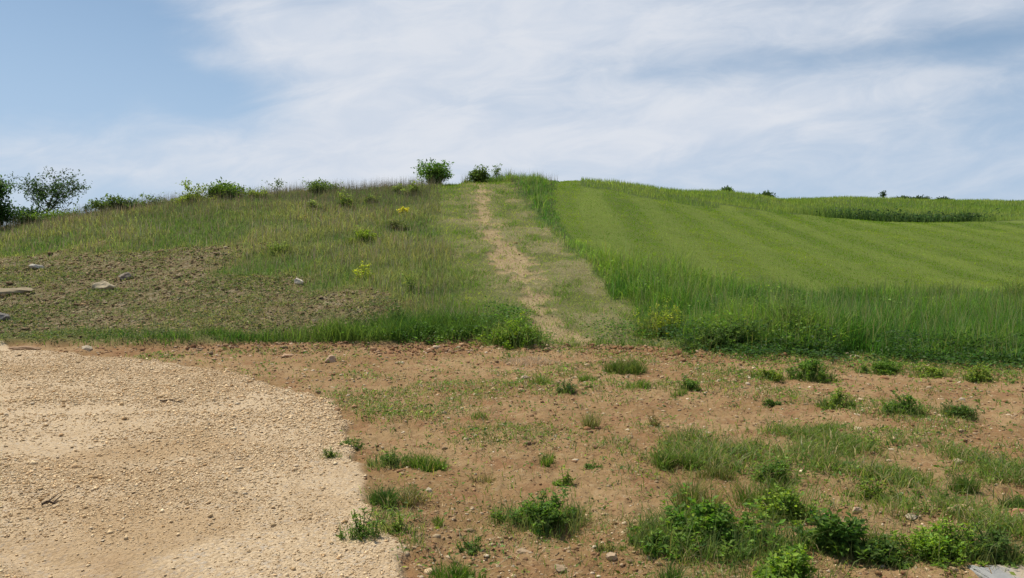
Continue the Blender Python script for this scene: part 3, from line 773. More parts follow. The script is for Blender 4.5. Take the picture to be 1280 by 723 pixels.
sky_plant('shrub', 246, 244, 42.3, 52, 20, 'bright yellow-green spreading shrub at the foot of the yellow-green sapling', 'shrub', group=SK, leaf=.15, per=18, c0=MG1, c1=YG1, depth=1, stems=8, bare=0, clump=.17, trunk_name='stems', crown_name='foliage')
sky_plant('shrub', 280, 229, 43, 42, 21, 'broad flat-topped green shrub with two raised sprays on the ridge', 'shrub', group=SK, leaf=.15, per=18, c0=MG0, c1=YG0, depth=1, stems=8, bare=.1, clump=.16, trunk_name='stems', crown_name='foliage')
sky_plant('shrub', 318, 235, 43.5, 18, 22, 'small yellowish shrub right of the flat-topped shrub', 'shrub', group=SK, leaf=.12, per=12, c0=MG1, c1=YG1, depth=1, stems=5, bare=0, clump=.12, trunk_name='stems', crown_name='foliage')
sky_plant('sapling', 348, 225, 44, 22, 23, 'slender spiky sapling alone on the ridge left of the low mound shrub', 'sapling', group=SK, leaf=.13, per=6, c0=DK1, c1=MG1, depth=1, bare=.1, clump=.06)
sky_plant('shrub', 398, 224, 45, 34, 24, 'low mound shrub with dark tips on the middle of the ridge', 'shrub', group=SK, leaf=.12, per=16, c0=DK1, c1=MG1, depth=1, stems=7, bare=0, clump=.14, trunk_name='stems', crown_name='foliage')
sky_plant('bush', 544, 200, 48.5, 52, 25, 'round bushy dark green bush standing on the crest beside the path', 'bush', leaf=.20, per=9, c0=(.07, .155, .03), c1=(.15, .24, .045), depth=1, stems=15, bare=.0, clump=.12, trunk_name='stems', crown_name='foliage', lw=.42)
sky_plant('bush', 598, 208, 50.4, 30, 26, 'small dark green bush at the head of the worn path', 'bush', leaf=.16, per=9, c0=DK1, c1=MG1, depth=1, stems=9, bare=0, clump=.12, trunk_name='stems', crown_name='foliage')
sky_plant('sapling', 619, 205, 52, 9, 27, 'tiny sapling in the tall grass right of the small bush on the crest', 'sapling', leaf=.14, per=9, c0=MG0, c1=MG1, depth=1, bare=.3, clump=.08)

FR = 'small bushes and saplings on the far right horizon'
sky_plant('bush', 909, 235.5, 79, 16, 31, 'low dark bush, leftmost bump on the far right horizon', 'bush', group=FR, leaf=.25, per=14, c0=DK1, c1=MG0, depth=1, stems=7, bare=0, clump=.2, trunk_name='stems', crown_name='foliage')
sky_plant('bush', 957, 240.5, 84, 14, 32, 'flat dark bush right of the leftmost bump on the far horizon', 'bush', group=FR, leaf=.25, per=14, c0=DK0, c1=DK1, depth=1, stems=7, bare=0, clump=.2, trunk_name='stems', crown_name='foliage')
sky_plant('sapling', 1105, 238, 100, 5, 33, 'lone upright sapling poking above the far right horizon', 'sapling', group=FR, leaf=.25, per=6, c0=DK0, c1=DK1, depth=1, bare=.1, clump=.1)
for q, (px, top, w, lb) in enumerate([(1128, 246, 24, 'dark low bush, first of the three right of the lone sapling'), (1150, 247, 22, 'dark low bush, middle of the three right of the lone sapling'),
                                      (1176, 248, 22, 'dark low bush, last of the three right of the lone sapling')]):
    sky_plant('bush', px, top, 104, w, 34 + q, lb, 'bush', group=FR, leaf=.28, per=12, c0=DK0, c1=DK1, depth=1, stems=7, bare=0, clump=.22, trunk_name='stems', crown_name='foliage')

# -------- herbs and tufts
def leafy(px, py, wpx, hpx, seed, label, leaf=.05, dens=1.0, c0=(.04, .105, .02), c1=(.10, .175, .034), group=None, grassy=.25, name='weed_clump', cat='weed', lw=.5):
    """A herb clump: leaning stems set with leaves at many heights, some grass blades among them, one mesh."""
    rng = np.random.default_rng(seed)
    x, y, z = ground_at(px, py)
    w, h = wpx * px_size(y), hpx * px_size(y)
    leaf = max(leaf * .46, y * .0022)
    ns = max(6, int(30 * dens * max(w, .10) / .30))
    k = 5; per = 9
    a = rng.uniform(0, 2 * math.pi, ns); q = np.abs(rng.normal(0, .27, ns)).clip(0, .62)
    lump = .25 + 1.0 * vnoise(np.cos(a) * q * 6 + seed, np.sin(a) * q * 6, seed)
    B = np.stack([np.cos(a) * q * w * .85, np.sin(a) * q * w * .55, 0 * a], 1)
    B[:, 2] = zfun(B[:, 0] + x, B[:, 1] + y) - z - .01
    L = np.maximum(h * lump * (1 - 1.9 * q ** 2), h * .22) * rng.uniform(.7, 1.1, ns)
    d = np.stack([np.cos(a) * 1.1 * q, np.sin(a) * 1.1 * q, np.ones(ns)], 1) + rng.normal(0, .22, (ns, 3))
    d /= np.linalg.norm(d, axis=1, keepdims=True)
    segs, P_, D_ = [], [], []
    p = B
    tone = rng.uniform(0, 1, ns); tn = []
    for i_ in range(k):
        nx = p + d * (L / k)[:, None]
        segs += [(p[j], nx[j], .003, .0022) for j in range(ns)]
        m_ = per + (4 if i_ == k - 1 else 0)
        an = rng.uniform(0, 2 * math.pi, (ns, m_))
        P_.append((p[:, None] + (nx - p)[:, None] * rng.uniform(0, 1, (ns, m_, 1)) + rng.normal(0, leaf * .45, (ns, m_, 3)) * [1, 1, .4]).reshape(-1, 3))
        D_.append(np.stack([np.cos(an), np.sin(an), rng.uniform(-.25, .9, (ns, m_))], -1).reshape(-1, 3))
        tn.append(np.repeat(tone, m_))
        p = nx; d = d + rng.normal(0, .14, (ns, 3)); d /= np.linalg.norm(d, axis=1, keepdims=True)
    P_, D_, tn = np.concatenate(P_), np.concatenate(D_), np.concatenate(tn); n = len(P_)
    P_[:, 2] = np.maximum(P_[:, 2], zfun(P_[:, 0] + x, P_[:, 1] + y) - z + .005)
    V, Q_, _, K = tubes(segs, (.09, .13, .04), 3)
    parts = [(V, Q_, None, K), leaves(P_, D_, leaf * rng.uniform(.45, 1.5, n), lw, jitter_col(lerp(c0, c1, .6 * tn + .4 * rng.uniform(0, 1, n)) * [1.8, 1.55, 1.35], n, rng, .25, .10), rng)]
    if grassy > 0:
        kk = int(ns * 9 * grassy) + 4
        a = rng.uniform(0, 2 * math.pi, kk); q = np.sqrt(rng.uniform(0, 1, kk)) * .58
        B = np.stack([np.cos(a) * q * w, np.sin(a) * q * w * .65, 0 * a], 1)
        B[:, 2] = zfun(B[:, 0] + x, B[:, 1] + y) - z
        gcol = jitter_col(lerp((.08, .15, .028), (.22, .23, .08), rng.uniform(0, 1, kk)), kk, rng, .2)
        k2 = kk * 2                         # short fringe that carries the clump out into the clay
        a2 = rng.uniform(0, 2 * math.pi, k2); q2 = rng.uniform(.3, .95 if wpx > 80 else .55, k2)
        B2 = np.stack([np.cos(a2) * q2 * w, np.sin(a2) * q2 * w * .75, 0 * a2], 1)
        B2[:, 2] = zfun(B2[:, 0] + x, B2[:, 1] + y) - z
        parts.append(blades(B2, np.minimum(h, .2) * rng.uniform(.15, .55, k2), .005 * (y / 6) ** .6, rng.uniform(.3, 1.3, k2), jitter_col(lerp((.11, .19, .03), (.3, .28, .11), rng.uniform(0, 1, k2)), k2, rng, .2), rng, 1))
        parts.append(blades(B, h * rng.uniform(.3, 1.0, kk), .0055 * (y / 6) ** .6, rng.uniform(.2, .9, kk), gcol, rng))
    V, Q_, T_2, K = cat_mesh(parts)
    return tag(mesh_obj(name, V, Q_, T_2, M_LEAF, K, loc=(x, y, z)), label, cat, group)

def tuft(px, py, wpx, hpx, seed, label, dens=1.0, c0=(.05, .13, .022), c1=(.15, .21, .045), group=None, dry=.08, name='grass_tuft', cat='grass tuft', dryc=(.36, .29, .15)):
    rng = np.random.default_rng(seed)
    x, y, z = ground_at(px, py)
    w, h = wpx * px_size(y), hpx * px_size(y)
    n = max(40, int(520 * dens * (w / .35) ** 1.2))
    nc = max(3, int(9 * w / .35))
    ca = rng.uniform(0, 2 * math.pi, nc); cr = np.sqrt(rng.uniform(0, 1, nc)) * .42
    cx, cy = np.cos(ca) * cr * w, np.sin(ca) * cr * w * .7
    which = rng.integers(0, nc, n)
    bx = cx[which] + rng.normal(0, .06 * w, n); by = cy[which] + rng.normal(0, .06 * w, n)
    B = np.stack([bx, by, zfun(bx + x, by + y) - z], 1)
    ld = np.arctan2(by - cy[which], bx - cx[which]) + rng.normal(0, .6, n)
    base = lerp(c0, c1, rng.uniform(0, 1, n)) * [1.45, 1.3, 1.2]
    hh = h * rng.uniform(.35, 1.1, n) * (1 - .45 * np.hypot(bx, by) / (.6 * w)).clip(.4, 1)
    base[rng.uniform(0, 1, n) < dry] = dryc
    V, Q_, T_2, K = blades(B, hh, .0055 * (y / 6) ** .6, rng.uniform(.15, 1.0, n), jitter_col(base, n, rng, .2), rng, 2, ld)
    o = mesh_obj(name, V, Q_, T_2, M_GRASS, K, loc=(x, y, z))
    return tag(o, label, cat, group)

GD = 'grass tufts on the bare clay'; WD = 'leafy weeds on the bare clay'; WM = 'weeds standing in the left meadow'; WT = 'weeds in the tall grass strip'
BR0, BR1 = (.075, .165, .024), (.15, .24, .04)
# beside the gravel
tuft(530, 585, 62, 27, 101, 'bright green grass tuft right of the sparse clump, near the bend of the gravel edge', 1.1, group=GD)
leafy(487, 581, 52, 26, 102, 'sparse mixed weed clump touching the bend of the gravel edge', .035, .7, group=WD, grassy=.8)
tuft(474, 633, 54, 36, 103, 'dark green grass tuft hard against the gravel edge', 1.2, (.03, .08, .02), (.08, .13, .03), group=GD)
tuft(513, 630, 46, 28, 104, 'sparse olive grass tuft right of the dark tuft at the gravel edge', .5, (.09, .11, .03), (.18, .17, .06), group=GD, dry=.25)
leafy(453, 672, 54, 34, 105, 'thin leafy weed growing through the gravel edge, lowest of the edge clumps', .04, .6, group=WD, grassy=.4)
leafy(494, 668, 46, 30, 106, 'leafy weed on clay right of the thin weed at the gravel edge', .04, .6, MG0, MG1, group=WD, grassy=.3)
tuft(553, 658, 28, 20, 107, 'small lone grass tuft between the gravel edge and the wide central clump', .6, group=GD, dry=.2)
leafy(440, 557, 26, 14, 108, 'small weed sprig at the gravel corner, upper of two', .03, .6, group=WD)
leafy(414, 572, 26, 15, 109, 'small weed sprig lying out on the gravel, lower of two', .03, .5, group=WD, grassy=.5)
tuft(606, 602, 40, 14, 110, 'thin low grass patch behind the wide central clump', .35, (.09, .12, .03), (.2, .19, .07), group=GD, dry=.3)
tuft(566, 724, 76, 32, 111, 'bright grass tuft cut by the bottom edge beside the gravel tip', 1.1, (.05, .12, .02), (.1, .17, .03), group=GD)
# centre clay
leafy(675, 655, 112, 40, 112, 'wide dark leafy weed clump alone on the middle of the clay', .06, 1.3, group=WD, grassy=.8)
leafy(706, 606, 28, 18, 113, 'small bright weed just behind the wide dark central clump', .045, .7, MG0, BR1, group=WD)
tuft(684, 583, 22, 30, 114, 'narrow upright grass tuft behind the small bright weed', .6, group=GD)
tuft(740, 536, 30, 34, 115, 'pale wispy grass tuft on the middle of the clay', .5, (.10, .14, .04), (.2, .21, .08), group=GD, dry=.2)
leafy(740, 586, 24, 12, 116, 'low weed between the wide clump and the right-hand grass', .03, .5, group=WD)
tuft(600, 521, 34, 12, 117, 'low grass patch left of centre on the upper clay', .4, group=GD, dry=.25)
leafy(708, 491, 20, 16, 118, 'small dark weed in front of the path foot', .06, .8, DK0, DK1, group=WD)
tuft(676, 478, 34, 14, 119, 'thin grass patch left of the small dark weed before the path', .5, group=GD)
tuft(734, 475, 28, 12, 120, 'thin grass patch right of the straw at the path foot', .5, group=GD)
tuft(782, 466, 62, 24, 121, 'broad green grass tuft below the path foot', .9, (.05, .10, .022), (.12, .16, .04), group=GD)
tuft(800, 485, 34, 14, 122, 'short green tuft just below the broad tuft at the path foot', .7, group=GD)
leafy(862, 488, 24, 22, 123, 'upright leafy weed on the upper clay right of the short tuft', .07, .8, group=WD)
tuft(848, 492, 30, 12, 124, 'faint grass tuft at the left foot of the upright leafy weed', .4, group=GD, dry=.2)
leafy(818, 532, 16, 24, 125, 'thin brownish stalk weed on the middle right clay', .03, .5, (.09, .07, .03), (.15, .13, .05), group=WD)
# right clay
leafy(1013, 473, 58, 28, 126, 'dark leafy mound in front of the tall grass bank', .08, 1.1, group=WD)
leafy(964, 472, 46, 22, 127, 'pale green weed left of the dark leafy mound', .06, .8, MG0, YG0, group=WD)
leafy(1045, 510, 40, 22, 128, 'rounded weed alone on the right clay', .06, 1.0, MG0, MG1, group=WD, grassy=.5)
leafy(963, 508, 22, 10, 129, 'tiny dark weed on clay left of the rounded weed', .06, .7, DK0, MG0, group=WD)
leafy(1130, 518, 52, 28, 130, 'sprawling weed on the right clay beside the dark pointed weed', .07, .9, group=WD, grassy=.5)
leafy(1199, 522, 40, 26, 131, 'dark pointed weed on the right clay', .07, 1.0, DK0, MG0, group=WD, grassy=.6)
leafy(1105, 465, 60, 18, 132, 'low spreading weed mat under the tall grass bank', .08, 1.0, group=WD)
leafy(1165, 470, 50, 16, 133, 'low weed mat below the dead straw tussock', .07, .8, MG0, MG1, group=WD)
leafy(1225, 475, 40, 18, 134, 'low weed at the bank foot near the right edge', .07, .8, MG0, MG1, group=WD)
tuft(842, 583, 66, 32, 135, 'upright grass tuft at the upper left corner of the green patch', 1.1, (.05, .115, .02), (.12, .17, .04), group=GD)
tuft(893, 596, 50, 24, 136, 'olive grass tuft right of the upright tuft on the patch edge', .7, (.07, .11, .025), (.15, .17, .05), group=GD, dry=.15)
leafy(968, 602, 46, 34, 137, 'leafy weed on the back edge of the green patch', .06, 1.0, group=WD)
tuft(1060, 560, 80, 20, 138, 'wide low grass tuft at the back of the green patch', .7, group=GD, dry=.15)
tuft(1015, 545, 80, 18, 139, 'thin wide grass tuft, farthest back of the green patch', .5, group=GD, dry=.2)
tuft(1212, 616, 54, 34, 140, 'bushy grass tuft behind the long tan stone', 1.0, (.04, .09, .02), (.10, .15, .035), group=GD)
tuft(1268, 636, 46, 26, 141, 'dark grass tuft above the red rock at the right edge', 1.0, (.03, .08, .02), (.08, .13, .03), group=GD)
tuft(1130, 600, 90, 28, 142, 'loose grass tuft in the middle of the green patch', .6, group=GD, dry=.15)
leafy(1090, 625, 60, 26, 143, 'low leafy weed amid stones in the green patch', .05, .6, MG0, MG1, group=WD, grassy=.6)
leafy(893, 684, 190, 62, 144, 'largest dark broad-leaved weed mass in the foreground', .075, 1.7, (.045, .115, .02), (.11, .20, .036), group=WD, grassy=.6)
tuft(868, 640, 80, 56, 145, 'straw-streaked grass behind the largest weed mass', .9, (.07, .12, .025), (.15, .18, .05), group=GD, dry=.25)
tuft(960, 636, 90, 50, 146, 'lush grass behind the right shoulder of the largest weed mass', .9, (.05, .11, .02), (.12, .17, .035), group=GD)
leafy(975, 650, 80, 44, 147, 'light green weed at the right shoulder of the largest weed mass', .07, .9, MG0, BR1, group=WD)
leafy(1040, 688, 90, 54, 148, 'tall toothed-leaf weed between the largest mass and the spiky tuft', .085, 1.1, (.03, .08, .018), (.08, .15, .03), group=WD)
tuft(1100, 694, 60, 46, 149, 'spiky broad-bladed grass tuft on the edge of the pale bare strip', .9, (.04, .10, .02), (.10, .16, .03), group=GD)
leafy(1105, 698, 70, 30, 150, 'dark leafy weed at the foot of the spiky tuft', .07, .9, DK0, MG0, group=WD)
leafy(1172, 698, 120, 52, 151, 'bright green ferny weed in front of the long tan stone', .06, 1.6, BR0, BR1, group=WD, lw=.35)
leafy(1238, 702, 80, 50, 152, 'dark weed with pale stalks behind the grey slab', .05, 1.0, DK0, MG0, group=WD, grassy=.9)
tuft(1262, 704, 60, 44, 153, 'coarse grass tuft between the grey slab and the right edge', .7, (.04, .09, .02), (.12, .15, .04), group=GD, dry=.2)
tuft(838, 728, 52, 40, 154, 'dark grass tuft cut by the bottom edge below the largest weed mass', .9, (.035, .09, .018), (.09, .15, .03), group=GD)
leafy(985, 733, 120, 46, 155, 'bright leafy weed cut by the bottom edge, right of the dark tuft', .06, 1.3, BR0, BR1, group=WD)
leafy(820, 690, 50, 30, 156, 'low clover-like weed at the left toe of the largest weed mass', .045, 1.0, group=WD, grassy=.2)
leafy(762, 690, 34, 20, 157, 'faint olive weed on the stony clay left of the largest weed mass', .03, .5, (.08, .10, .03), (.15, .16, .05), group=WD, grassy=.8)
leafy(590, 690, 40, 34, 158, 'thin dark weed above the tuft at the bottom edge', .04, .4, DK0, MG0, group=WD, grassy=.3)
# dead tussock
tuft(1188, 443, 44, 24, 160, 'dead straw-coloured grass tussock at the foot of the tall grass', 1.2, (.30, .25, .14), (.45, .38, .24), dry=0, name='dead_grass_tussock', cat='grass tussock')
tuft(668, 455, 84, 11, 161, 'flattened greyish dead grass heap at the foot of the path', .8, (.26, .22, .15), (.42, .36, .26), dry=0, name='dead_grass_tussock', cat='grass tussock')
# weeds in tall grass and meadow
leafy(990, 428, 80, 48, 170, 'tall dark bramble-like weed at the front of the tall grass', .11, 1.0, DK1, MG0, group=WT, grassy=.6)
leafy(905, 436, 100, 44, 171, 'dark leafy mass on the corner of the tall grass nearest the path', .11, 1.2, DK0, MG0, group=WT, grassy=.1)
leafy(828, 420, 60, 46, 172, 'yellow-green weed clump where the tall grass meets the path', .09, 1.3, BR0, YG1, group=WT, grassy=.3)
leafy(1182, 386, 40, 42, 173, 'dark upright weed rising from the tall grass near the right edge', .11, .7, DK1, MG1, group=WT, grassy=.8)
leafy(1272, 384, 36, 42, 174, 'dark weed in the tall grass against the right edge', .11, .7, DK1, MG1, group=WT, grassy=.8)
leafy(640, 432, 80, 50, 175, 'lush leafy green weed bank just left of the path foot', .09, 1.3, BR0, BR1, grassy=.2)
leafy(497, 412, 32, 42, 176, 'dark upright weed in the green bank below the meadow', .10, .9, DK0, MG0, group=WM, grassy=.1)
leafy(433, 262, 20, 26, 177, 'dark spiky weed with a leaning stalk high on the left meadow', .22, .3, (.08, .14, .03), (.17, .235, .06), group=WM, grassy=.6)
leafy(516, 246, 26, 20, 178, 'dark leafy weed just below the crest left of the round bush', .22, .3, (.08, .14, .03), (.17, .235, .06), group=WM, grassy=.6)
leafy(497, 242, 14, 14, 179, 'small dark weed left of the dark leafy weed below the crest', .2, .3, (.08, .14, .03), (.17, .235, .06), group=WM, grassy=.6)
leafy(392, 264, 16, 16, 180, 'small dark weed left of the spiky weed on the left meadow', .18, .3, (.08, .14, .03), (.17, .235, .06), group=WM, grassy=.6)
leafy(464, 254, 18, 14, 181, 'small dark weed right of the spiky weed on the left meadow', .18, .3, (.08, .14, .03), (.17, .235, .06), group=WM, grassy=.6)
leafy(347, 316, 34, 20, 182, 'low dark weed patch on the middle of the left meadow', .13, .3, (.08, .14, .03), (.17, .235, .06), group=WM, grassy=.6)
leafy(456, 303, 44, 22, 183, 'olive weed patch on the meadow above the yellow weed', .13, .3, MG0, YG0, group=WM, grassy=.6)
leafy(495, 290, 26, 22, 184, 'greyish dark weed on the upper right of the left meadow', .14, .3, DK1, (.10, .10, .05), group=WM, grassy=.6)
leafy(503, 269, 14, 12, 185, 'yellow flowering weed on the upper meadow', .14, .3, YG1, (.30, .30, .05), group=WM, grassy=.1)
leafy(455, 350, 22, 22, 186, 'bright yellow-green weed low on the left meadow', .12, .3, YG0, YG1, group=WM, grassy=.1)
leafy(514, 366, 24, 36, 187, 'upright green weed stalk low on the meadow left of the path', .11, .3, (.08, .14, .03), (.17, .235, .06), group=WM, grassy=.1)

# ------------------------------------------------------------------ rocks
def rock(px, py, wpx, hpx, dpx, seed, col, label, name='rock', cat='rock', group='loose rocks', flat=False, rot=None, sink=.36, patch=None):
    rng = np.random.default_rng(seed)
    x, y, z = ground_at(px, py)
    s = px_size(y)
    import bmesh
    bm = bmesh.new(); bmesh.ops.create_icosphere(bm, subdivisions=4, radius=.5)
    V = np.array([v.co[:] for v in bm.verts]); T_2 = np.array([[v.index for v in f.verts] for f in bm.faces]); bm.free()
    # chip with random planes for facets
    for _ in range(14 if not flat else 10):
        nrm = rng.normal(0, 1, 3); nrm /= np.linalg.norm(nrm); dd = rng.uniform(.26, .44)
        k = V @ nrm - dd
        V = V - np.maximum(k, 0)[:, None] * nrm
    V = V * (1 + .10 * fbm(V[:, 0] * 5 + seed, V[:, 1] * 5 + V[:, 2] * 7, seed, 3))[:, None]
    V = V / np.ptp(V, axis=0)
    V = V * np.array([wpx * s, dpx * s, hpx * s])
    a = rng.uniform(-.4, .4) if rot is None else rot
    V = np.stack([V[:, 0] * math.cos(a) - V[:, 1] * math.sin(a), V[:, 0] * math.sin(a) + V[:, 1] * math.cos(a), V[:, 2] + hpx * s * (.5 - sink)], 1)
    K = jitter_col(np.array(col), len(V), rng, .06, .02)
    if patch is not None:
        mk = sstep(-.1, .2, fbm(V[:, 0] / (wpx * s) * 3, V[:, 1] / (wpx * s) * 3, seed + 5, 2) + .3)[:, None]
        K = K * (1 - mk) + np.array(patch)[None] * mk
    o = mesh_obj(name, V, None, T_2, M_STONE, K, loc=(x, y, z), smooth=False)
    return tag(o, label, cat, group)

rock(6, 367, 62, 13, 24, 201, (.30, .24, .15), 'long flat grey rock on the stony bank at the left edge')
rock(130, 362, 26, 16, 22, 202, (.46, .38, .25), 'tan blocky rock on the stony bank beside the dark jagged rock')
rock(157, 350, 18, 16, 14, 203, (.15, .12, .09), 'dark jagged rock with a pale top on the stony bank', patch=(.25, .21, .16))
rock(46, 336, 18, 9, 12, 204, (.46, .42, .35), 'whitish rock high on the stony bank at the left')
rock(374, 354, 13, 10, 9, 205, (.62, .54, .42), 'small bright white rock on the bank at the meadow edge')
rock(108, 437, 14, 8, 10, 206, (.52, .43, .30), 'small pale rock in the weeds beside the far gravel edge')
rock(30, 437, 40, 7, 14, 207, (.34, .22, .13), 'flat brown rock at the far gravel edge near the left side')
rock(3, 400, 16, 14, 12, 208, (.22, .20, .18), 'dark grey rock low on the stony bank at the left edge')
rock(413, 452, 16, 12, 12, 209, (.45, .31, .20), 'tan broken rock in the red rubble below the left bank')
rock(358, 447, 18, 6, 10, 210, (.46, .30, .18), 'thin reddish slab of rock in the rubble left of the tan broken rock')
rock(655, 474, 12, 6, 8, 211, (.50, .38, .26), 'small tan rock on clay left of the path foot')
rock(1198, 644, 40, 20, 14, 212, (.45, .33, .19), 'long tan stone leaning in the green patch', rot=-.9)
rock(1278, 650, 46, 18, 26, 213, (.34, .15, .09), 'reddish rock with a pale yellow top at the right edge', patch=(.50, .38, .20))
rock(1198, 580, 14, 10, 10, 214, (.46, .36, .23), 'pale stone at the back of the green patch')
rock(1140, 650, 16, 9, 12, 215, (.48, .40, .28), 'greyish pale stone in the bare gap of the green patch')
rock(1070, 642, 14, 10, 12, 216, (.52, .38, .25), 'tan stone in the bare gap left of the greyish pale stone')
rock(1018, 640, 16, 12, 12, 217, (.50, .30, .18), 'orange-tan stone at the left of the green patch')
rock(536, 615, 9, 7, 8, 218, (.52, .42, .29), 'small pale stone right of the olive tuft near the gravel')
rock(700, 712, 20, 10, 16, 219, (.36, .26, .16), 'tan stone at the bottom edge on the stony clay')
rock(652, 692, 18, 8, 14, 220, (.40, .29, .18), 'pale flat stone on the stony clay left of the bottom centre')
rock(765, 700, 18, 9, 14, 221, (.42, .31, .2), 'pale stone on the stony clay right of the bottom centre')

# pale slab set in the ground at the corner
def slab():
    import bmesh
    x, y, z = ground_at(1262, 722)
    bm = bmesh.new()
    bmesh.ops.create_cube(bm, size=1)
    for v in bm.verts: v.co = Vector((v.co.x * .42, v.co.y * .26, v.co.z * .09))
    bmesh.ops.bevel(bm, geom=bm.edges[:], offset=.008, segments=2, affect='EDGES')
    bmesh.ops.subdivide_edges(bm, edges=bm.edges[:], cuts=6, use_grid_fill=True)
    bmesh.ops.triangulate(bm, faces=bm.faces[:])
    V = np.array([v.co[:] for v in bm.verts]); T_2 = np.array([[v.index for v in f.verts] for f in bm.faces]); bm.free()
    V[:, 2] += .004 * fbm(V[:, 0] * 14, V[:, 1] * 14, 3, 3)
    k = sstep(-.06, .0, V[:, 0] + .03 * fbm(V[:, 0] * 20, V[:, 1] * 20, 8, 3))[:, None]
    K = np.array((.30, .30, .29))[None] * (1 - k) + np.array((.42, .34, .25))[None] * k
    o = mesh_obj('stone_slab', V, None, T_2, M_STONE, K, loc=(x + .05, y, z - .026))
    o.rotation_euler = (0, 0, .03)
    tag(o, 'flat pale grey stone slab set in the clay at the bottom right corner', 'slab')
slab()
# twig on the gravel
def twig(px, py, L, seed, label, ang):
    rng = np.random.default_rng(seed)
    x, y, z = ground_at(px, py)
    segs, p, d = [], np.array([-L / 2 * math.cos(ang), -L / 2 * math.sin(ang), .02]), np.array([math.cos(ang), math.sin(ang), 0.0])
    for k in range(7):
        d = d + np.append(rng.normal(0, .18, 2), 0); d /= np.linalg.norm(d)
        q = p + d * L / 7; q[2] = .02 + .012 * math.sin(k)
        segs.append((p, q, .011 - .001 * k, .010 - .001 * k)); p = q
        if k in (2, 4):
            segs.append((q, q + np.array([d[0] * .1 - d[1] * .09, d[1] * .1 + d[0] * .09, .02]), .006, .003))
    V, Q_, _, K = tubes(segs, (.09, .06, .04), 6)
    o = mesh_obj('twig', V, Q_, None, M_BARK, K, loc=(x, y, z))
    tag(o, label, 'twig')
twig(216, 503, .30, 5, 'short dark twig lying out on the gravel', .1)
twig(62, 633, .10, 6, 'tiny dark twig on the near gravel', .3)

# ------------------------------------------------------------------ sky, sun, camera
SUN_EL, SUN_AZ = math.radians(63), math.radians(-58)
w = bpy.data.worlds.new('World'); bpy.context.scene.world = w; w.use_nodes = True
w.node_tree.nodes.clear(); g = G(w.node_tree)
sky = g.node('ShaderNodeTexSky', sky_type='NISHITA'); sky.sun_disc = False
sky.sun_elevation = SUN_EL; sky.sun_rotation = SUN_AZ
sky.air_density = 1.0; sky.dust_density = 0.6; sky.ozone_density = 1.5
dirn = g.node('ShaderNodeTexCoord').outputs['Generated']
sp = g.node('ShaderNodeSeparateXYZ'); g.l.new(dirn, sp.inputs[0])
dx, dy, dz = sp.outputs
yy = g.math('MAXIMUM', dy, .08)
A_ = g.math('DIVIDE', dx, yy); E_ = g.math('DIVIDE', dz, yy)      # bearing and height of a sky direction
def bump2(cx, cy, rx, ry, slope=0.0):
    """soft ellipse on the sky: centre and radii in photo pixels"""
    a0, e0 = (cx - 640) / F, (340 - cy) / F
    da = g.math('DIVIDE', g.math('SUBTRACT', A_, a0), rx / F)
    de = g.math('DIVIDE', g.math('SUBTRACT', g.math('SUBTRACT', E_, e0), g.math('MULTIPLY', g.math('SUBTRACT', A_, a0), slope)), ry / F)
    q = g.math('ADD', g.math('MULTIPLY', da, da), g.math('MULTIPLY', de, de))
    return g.math('EXPONENT', g.math('MULTIPLY', q, -1.0))
cv = g.node('ShaderNodeCombineXYZ'); g.put(cv.inputs[0], A_); g.put(cv.inputs[1], g.math('MULTIPLY', g.math('SUBTRACT', E_, g.math('MULTIPLY', A_, .12)), 2.6)); g.put(cv.inputs[2], 3.7)
n_big = g.noise(cv.outputs[0], 3.2, 6, .55, .35)
n_fine = g.noise(cv.outputs[0], 9.0, 6, .6, .5)
dens = g.math('ADD', g.math('MULTIPLY', n_big, 1.0), g.math('MULTIPLY', n_fine, .6))
dens = g.math('SUBTRACT', dens, .54)
for (cx, cy, rx, ry, sl, amp) in [(600, 70, 290, 110, -.12, .62), (850, 15, 420, 55, 0, .45), (1010, 128, 300, 36, .10, .42), (1240, 10, 260, 30, .1, .3), (640, 190, 520, 60, 0, .22), (200, 200, 430, 70, 0, .34), (420, 175, 200, 40, 0, .25), (300, 20, 150, 40, -.45, .45), (270, 75, 70, 14, -.1, .25), (430, 160, 90, 60, -.2, .2),
                                  (110, 60, 210, 110, 0, -.48), (290, 135, 85, 34, -.15, -.35), (1090, 66, 200, 22, .12, -.30), (860, 92, 100, 14, .05, -.10), (1100, 200, 300, 40, 0, .08), (-300, 100, 300, 200, 0, -.3)]:
    dens = g.math('ADD', dens, g.math('MULTIPLY', bump2(cx, cy, rx, ry, sl), amp))
cloud = g.smooth(dens, .0, 1.0)
veil = g.math('MULTIPLY', g.smooth(dz, .36, .04), .75)
ccol = g.mix(g.smooth(n_fine, .3, .7), (.64, .70, .80), (.75, .78, .84))
bs = g.node('ShaderNodeBackground'); bs.inputs['Strength'].default_value = .10
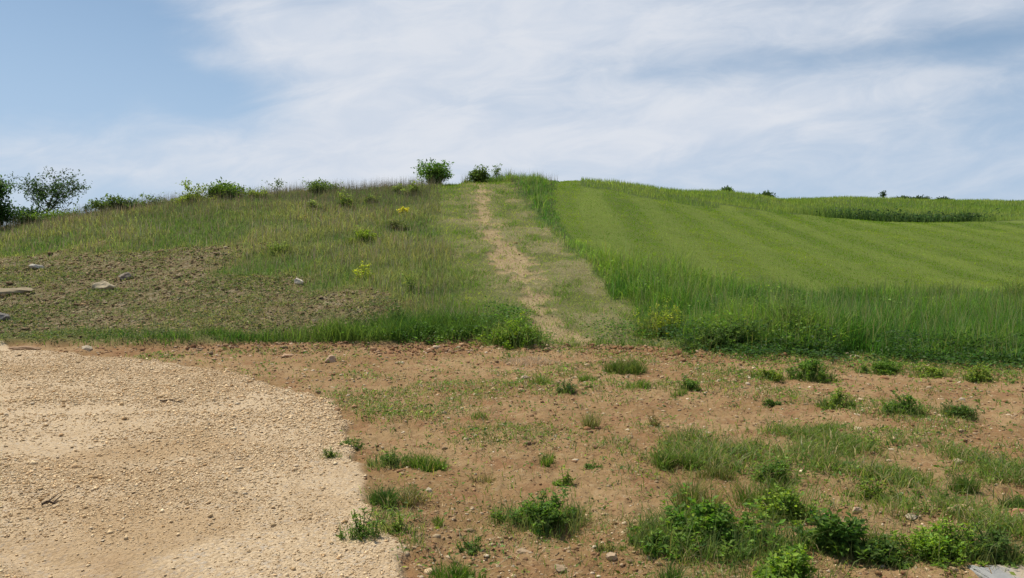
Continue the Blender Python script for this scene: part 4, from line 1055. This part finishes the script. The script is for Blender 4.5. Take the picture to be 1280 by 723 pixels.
tint = g.node('ShaderNodeMix', data_type='RGBA', blend_type='MULTIPLY'); tint.inputs['Factor'].default_value = 1
g.l.new(sky.outputs[0], tint.inputs[6]); tint.inputs[7].default_value = (1.05, 1.08, 1.03, 1)
g.l.new(tint.outputs[2], bs.inputs[0])
bc = g.node('ShaderNodeBackground'); bc.inputs['Strength'].default_value = 1.0
g.put(bc.inputs[0], ccol)
bv = g.node('ShaderNodeBackground'); bv.inputs[0].default_value = (.42, .55, .78, 1)      # thin haze low in the sky
mv = g.node('ShaderNodeMixShader'); g.put(mv.inputs[0], veil)
g.l.new(bs.outputs[0], mv.inputs[1]); g.l.new(bv.outputs[0], mv.inputs[2])
fac = g.math('MULTIPLY', cloud, .93)
mx = g.node('ShaderNodeMixShader'); g.put(mx.inputs[0], fac)
g.l.new(mv.outputs[0], mx.inputs[1]); g.l.new(bc.outputs[0], mx.inputs[2])
wo = g.node('ShaderNodeOutputWorld'); g.l.new(mx.outputs[0], wo.inputs[0])

sl = bpy.data.lights.new('sun', 'SUN'); sl.energy = 4.7; sl.angle = math.radians(1.2); sl.color = (1.0, .94, .82)
so = bpy.data.objects.new('sun', sl); C.objects.link(so)
to = Vector((math.sin(SUN_AZ) * math.cos(SUN_EL), math.cos(SUN_AZ) * math.cos(SUN_EL), math.sin(SUN_EL)))
so.rotation_euler = to.to_track_quat('Z', 'Y').to_euler(); so.location = (-8, 12, 40)

cam = bpy.data.cameras.new('camera'); cam.sensor_width = 36; cam.lens = 36 * F / 1280; cam.clip_end = 5000; cam.clip_start = .05
co = bpy.data.objects.new('camera', cam); C.objects.link(co); co.location = (0, 0, CAMZ); co.rotation_euler = (math.pi / 2 - PITCH, 0, 0)
sc = bpy.context.scene; sc.camera = co
sc.view_settings.view_transform = 'Standard'; sc.view_settings.look = 'None'; sc.view_settings.gamma = 1; sc.view_settings.exposure = 0.0
sc.view_settings.use_curve_mapping = False
sc.render.engine = 'CYCLES'
sc.cycles.max_bounces = 6; sc.cycles.transmission_bounces = 4; sc.cycles.use_denoising = True
